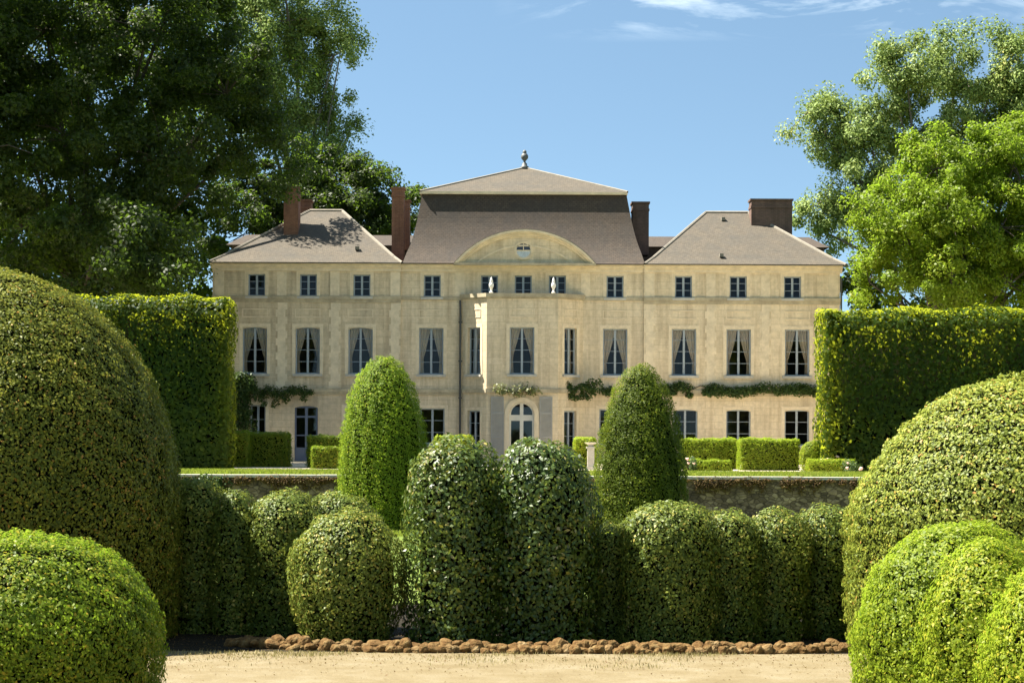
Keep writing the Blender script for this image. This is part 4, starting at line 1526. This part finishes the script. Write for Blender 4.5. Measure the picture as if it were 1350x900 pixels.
# climbers on the house
def climber(px0, px1, py, amp, n, label, mat, seed, y=HD - .35, hang=0.0, leaf=.15, rx=.5, rz=.3, cat='climbing plant', stem_to=None):
    rr = random.Random(seed)
    cl_, path = [], []
    k = max(4, int((px1 - px0) / 7))
    for i in range(k + 1):
        px = px0 + (px1 - px0) * i / k
        x, z = at(px, py + rr.uniform(-amp, amp), y)
        path.append((x, y + .1, z))
        if rr.random() < .88:
            s = rr.uniform(.5, 1.25)
            cl_.append((x, y + rr.uniform(-.08, .08), z, rx * s, .18, rz * s, int(n * s)))
        if hang and rr.random() < .45:
            cl_.append((x, y, z - hang * rr.uniform(.4, 1), rx * .5, .14, hang * .5, int(n * .5)))
    root = tag(empty('climbing_plant', (0, 0, 0)), label, cat, 'climbing plants along the house front')
    scatter_leaves('leaves', cl_, leaf, mat, seed, parent=root)
    mb = MB()
    if stem_to is not None:
        sx, _ = at(stem_to, py, y)
        mb.tube([(sx, y + .12, 0), (sx + .05, y + .12, path[0][2] * .5), (path[0][0] if abs(path[0][0] - sx) < abs(path[-1][0] - sx) else path[-1][0], y + .1, path[0][2])], [.04, .035, .025], 5)
    mb.tube(path, [.025] * len(path), 5)
    mb.build('stem', M['bark'], root)


climber(880, 938, 512, 4, 230, 'climbing plant on the wall by the right yew cone, under the first right window', M['vine'], 301, hang=.3)
climber(936, 1010, 514, 3, 230, 'climbing plant along the belt course under the middle right window', M['vine'], 302, y=HD - .5)
climber(1012, 1082, 513, 3, 220, 'climbing plant along the belt course under the window nearest the tall right hedge', M['vine'], 303, y=HD - .5)
climber(740, 782, 510, 4, 190, 'dark climbing plant on the wall just right of the bay', M['vine'], 304, hang=.45, y=HD - .75)
climber(792, 806, 516, 3, 150, 'small climbing tuft beside the top half of the right yew cone', M['vine'], 308)
climber(660, 704, 514, 4, 90, 'sparse golden climber above the arched door', M['vine_gold'], 305, hang=.25, y=HD - bd - .25, leaf=.13)
climber(325, 408, 517, 5, 130, 'sprawling climber over the small window and garden door of the left wing', M['vine'], 306, hang=.5, y=HD - .45)
rr = random.Random(9)
cl_ = []
for _ in range(40):
    px, py = rr.uniform(296, 330), rr.uniform(500, 605)
    x, z = at(px, py, HD - .45)
    cl_.append((x, HD - .45 + rr.uniform(-.15, .2), z, .5, .3, .5, 130))
root = tag(empty('wall_shrub', (0, 0, 0)), 'dark leafy shrub climbing the left corner of the house', 'shrub')
scatter_leaves('leaves', cl_, .16, M['vine'], 307, parent=root)
mb = MB()
sx, _ = at(314, 600, HD - .4)
for dx in (-.4, 0, .4):
    mb.tube([(sx + dx * .3, HD - .35, 0), (sx + dx, HD - .3, 2), (sx + dx * 1.4, HD - .3, 4)], [.05, .04, .02], 5)
mb.build('stem', M['bark'], root)

# ================================================================= TREES
tree('broadleaf_tree', 'massive dark broadleaf tree filling the left side above the huge dome', 110, 108, 0, .75,
     [(60, 40, 120, 110, 0), (195, 40, 110, 100, -1), (298, 125, 82, 88, 0), (110, 190, 130, 110, -2), (215, 210, 88, 85, -2), (312, 200, 62, 62, 0), (30, 300, 115, 100, 0), (150, 320, 85, 75, -2),
      (212, 315, 46, 66, -1), (-70, 150, 130, 120, 0), (120, -90, 150, 110, 0), (250, -60, 90, 80, 1), (-40, 10, 110, 110, 1), (60, 390, 110, 60, 0), (180, 385, 65, 55, 0), (150, 322, 88, 72, -9), (190, 302, 52, 60, -9), (296, 118, 34, 34, 8), (262, 190, 32, 32, 8)],
     .21, 430, 1.25, 4.6, M['chestnut'], M['bark'], 401, fork=.3)
tree('broadleaf_tree', 'very tall dark tree entering the picture at its upper left edge', -170, 102, 0, .8,
     [(-60, 40, 95, 110, 0), (-40, 200, 80, 90, 1), (-160, -40, 120, 110, 0), (-170, 150, 120, 120, 0), (-60, -130, 110, 90, 0), (-120, 300, 110, 90, 0), (-150, -200, 100, 80, 0)],
     .24, 330, 1.4, 4.6, M['chestnut'], M['bark'], 408, fork=.3)
tree('poplar_tree', 'tall loose grey green poplar rising behind the dark left tree', 392, 140, 0, .6,
     [(345, 30, 55, 70, 0), (395, 30, 45, 70, 1), (440, 75, 34, 50, 0), (452, 50, 24, 30, 0), (375, 110, 45, 60, 0), (430, 140, 34, 45, 1), (462, 172, 20, 24, 0), (400, 190, 50, 55, 0), (340, 130, 45, 60, 1),
      (440, 215, 28, 32, 0), (370, -50, 55, 60, 0), (330, -20, 45, 60, 0)],
     .19, 280, 1.0, 4.6, M['poplar'], M['bark_pale'], 402, fork=.45, upright=.5, flat=1.1, shell=.35)
tree('broadleaf_tree', 'dark broadleaf tree standing behind the chimneys of the left wing', 455, 134, 0, .5,
     [(500, 262, 42, 42, 0), (445, 262, 45, 45, 0), (530, 268, 22, 24, -1), (400, 262, 50, 50, 0), (345, 262, 45, 55, 0), (478, 300, 45, 40, 0), (390, 290, 50, 40, 3), (440, 240, 40, 40, 3), (495, 275, 45, 40, 3), (420, 305, 55, 40, 0), (525, 305, 26, 30, 0), (320, 310, 50, 45, 0), (470, 225, 24, 24, 0)],
     .23, 320, 1.0, 4.6, M['chestnut'], M['bark'], 403, fork=.35)
tree('poplar_tree', 'wide grey green poplar towering behind the bright tree on the right', 1235, 132, 0, .7,
     [(1195, 100, 48, 48, 0), (1170, 80, 26, 30, 0), (1260, 95, 55, 48, 1), (1315, 90, 48, 45, 0), (1360, 120, 50, 55, 0), (1110, 158, 48, 36, 0), (1065, 148, 26, 20, 0), (1085, 192, 28, 22, 0), (1150, 200, 50, 55, 0), (1210, 175, 60, 55, 1), (1290, 170, 62, 55, 0),
      (1085, 265, 34, 28, 0), (1110, 290, 32, 32, 0), (1350, 210, 60, 60, 0), (1160, 270, 45, 45, 0), (1085, 305, 22, 22, 0)],
     .19, 340, 1.0, 5.6, M['poplar'], M['bark_pale'], 404, fork=.42, upright=.2, flat=.9, shell=.35)
tree('broadleaf_tree', 'fresh light green broadleaf tree above the tall right hedge', 1250, 109, 0, .55,
     [(1235, 222, 58, 52, 0), (1300, 215, 52, 46, 0), (1345, 235, 50, 52, 0), (1186, 285, 52, 46, -1), (1250, 285, 65, 55, -2), (1320, 300, 65, 55, -1), (1158, 318, 32, 30, 0), (1194, 350, 50, 42, -1), (1255, 365, 65, 45, -2), (1330, 375, 62, 45, -1), (1146, 372, 16, 28, 0), (1390, 320, 55, 70, 0), (1290, 260, 70, 55, 3), (1215, 320, 60, 50, 3), (1300, 345, 70, 50, 3), (1220, 260, 50, 45, 3), (1345, 190, 40, 40, 1)],
     .17, 260, .72, 4.6, M['lime'], M['bark'], 405, fork=.3, flat=.9, shell=.55)
tree('broadleaf_tree', 'dark lower tree closing the view between hedge and bright tree on the right', 1290, 124, 0, .45,
     [(1132, 388, 48, 42, 0), (1200, 385, 60, 50, 0), (1290, 370, 70, 60, 0), (1370, 360, 60, 70, 0), (1142, 345, 16, 25, 0)],
     .32, 140, 1.2, 4.0, M['chestnut'], M['bark'], 406, fork=.3)
tree('broadleaf_tree', 'dark tree closing the view behind the massive left tree', 60, 138, 0, .5,
     [(20, 330, 90, 80, 0), (130, 340, 90, 75, 0), (205, 340, 52, 60, 0), (-70, 300, 90, 90, 0), (258, 355, 38, 52, 0), (285, 330, 30, 40, 0), (180, 230, 100, 80, 0), (255, 235, 55, 70, 0), (-20, 60, 110, 100, 0), (60, 220, 100, 80, 0), (60, 90, 110, 90, 0), (170, 120, 90, 90, 0), (240, 70, 80, 80, 0), (310, 140, 45, 60, 0)],
     .40, 140, 1.5, 4.0, M['chestnut'], M['bark'], 407, fork=.3)

# ================================================================= LIGHT, SKY, CAMERA
SUN_EL, SUN_B = math.radians(57), math.radians(10)      # sun to the left and behind the house
sdir = Vector((-math.cos(SUN_EL) * math.cos(SUN_B), math.cos(SUN_EL) * math.sin(SUN_B), math.sin(SUN_EL)))
su = bpy.data.lights.new('sun', 'SUN')
su.energy = 5.0
su.angle = math.radians(0.53)
su.color = (1.0, 0.945, 0.84)
so = bpy.data.objects.new('sun', su)
COL.objects.link(so)
so.rotation_euler = sdir.to_track_quat('Z', 'Y').to_euler()
so.location = (-40, 60, 80)

w = bpy.data.worlds.new('World')
SC.world = w
w.use_nodes = True
nt = w.node_tree
nt.nodes.clear()
out = nt.nodes.new('ShaderNodeOutputWorld')
bg = N(nt, 'ShaderNodeBackground', Strength=0.06)
sky = nt.nodes.new('ShaderNodeTexSky')
sky.sky_type = 'NISHITA'
sky.sun_disc = False
sky.sun_elevation = SUN_EL
sky.sun_rotation = math.atan2(sdir.x, sdir.y) % (2 * PI)
sky.air_density = 1.0
sky.dust_density = 0.15
sky.ozone_density = 0.8
tc = nt.nodes.new('ShaderNodeTexCoord')
sep = nt.nodes.new('ShaderNodeSeparateXYZ')
nt.links.new(tc.outputs['Generated'], sep.inputs[0])
# the clear air of that day: the deep blue comes low towards the horizon
zs_ = N(nt, 'ShaderNodeMath', operation='MULTIPLY_ADD')
zs_.inputs[1].default_value = 2.6
zs_.inputs[2].default_value = 0.13
nt.links.new(sep.outputs['Z'], zs_.inputs[0])
cv_ = nt.nodes.new('ShaderNodeCombineXYZ')
nt.links.new(sep.outputs['X'], cv_.inputs['X']); nt.links.new(sep.outputs['Y'], cv_.inputs['Y']); nt.links.new(zs_.outputs[0], cv_.inputs['Z'])
nv_ = N(nt, 'ShaderNodeVectorMath', operation='NORMALIZE')
nt.links.new(cv_.outputs[0], nv_.inputs[0])
nt.links.new(nv_.outputs[0], sky.inputs['Vector'])
# thin cirrus: stretched noise high on the right of the view
mp = N(nt, 'ShaderNodeMapping')
mp.inputs['Scale'].default_value = (9.0, 3.0, 42.0)
mp.inputs['Rotation'].default_value = (0, math.radians(-9), 0)
nt.links.new(tc.outputs['Generated'], mp.inputs[0])
nz = N(nt, 'ShaderNodeTexNoise', Scale=1.6, Detail=7.0, Roughness=0.62, Distortion=0.5)
nt.links.new(mp.outputs[0], nz.inputs['Vector'])
cr = ramp(nt, nz.outputs['Fac'], [(0.48, (0, 0, 0)), (0.72, (1, 1, 1))])
zr = N(nt, 'ShaderNodeMapRange')
zr.inputs['From Min'].default_value = 0.174
zr.inputs['From Max'].default_value = 0.200
nt.links.new(sep.outputs['Z'], zr.inputs['Value'])
xr = N(nt, 'ShaderNodeMapRange')
xr.inputs['From Min'].default_value = -0.01
xr.inputs['From Max'].default_value = 0.06
nt.links.new(sep.outputs['X'], xr.inputs['Value'])
m1_ = N(nt, 'ShaderNodeMath', operation='MULTIPLY')
nt.links.new(zr.outputs[0], m1_.inputs[0]); nt.links.new(xr.outputs[0], m1_.inputs[1])
m2_ = N(nt, 'ShaderNodeMath', operation='MULTIPLY')
nt.links.new(cr.outputs[0], m2_.inputs[0]); nt.links.new(m1_.outputs[0], m2_.inputs[1])
m3_ = N(nt, 'ShaderNodeMath', operation='MULTIPLY')
m3_.inputs[1].default_value = 0.6
nt.links.new(m2_.outputs[0], m3_.inputs[0])
c = mixc(nt, m3_.outputs[0], sky.outputs[0], (10.5, 10.7, 12.0))
c = mixc(nt, 1.0, c, (0.97, 1.02, 0.885), 'MULTIPLY')
nt.links.new(c, bg.inputs['Color'])
nt.links.new(bg.outputs[0], out.inputs[0])

cam = bpy.data.cameras.new('camera')
cam.sensor_fit = 'HORIZONTAL'
cam.sensor_width = 36
cam.lens = 36 * F / 1350
cam.shift_y = (HY - 450) / 1350
cam.clip_end = 6000
co = bpy.data.objects.new('camera', cam)
COL.objects.link(co)
co.matrix_world = Matrix.Translation((0, 0, EYE)) @ Matrix.Rotation(PI / 2, 4, 'X') @ Matrix.Rotation(ROLL, 4, 'Z')
SC.camera = co

SC.view_settings.view_transform = 'Standard'
SC.view_settings.look = 'None'
SC.view_settings.exposure = 2.0
SC.view_settings.gamma = 1
SC.view_settings.use_curve_mapping = False
SC.render.engine = 'CYCLES'
SC.cycles.max_bounces = 8
SC.cycles.diffuse_bounces = 4
SC.cycles.glossy_bounces = 3
SC.cycles.transmission_bounces = 5
SC.cycles.transparent_max_bounces = 8
SC.cycles.sample_clamp_indirect = 6
SC.cycles.use_denoising = True
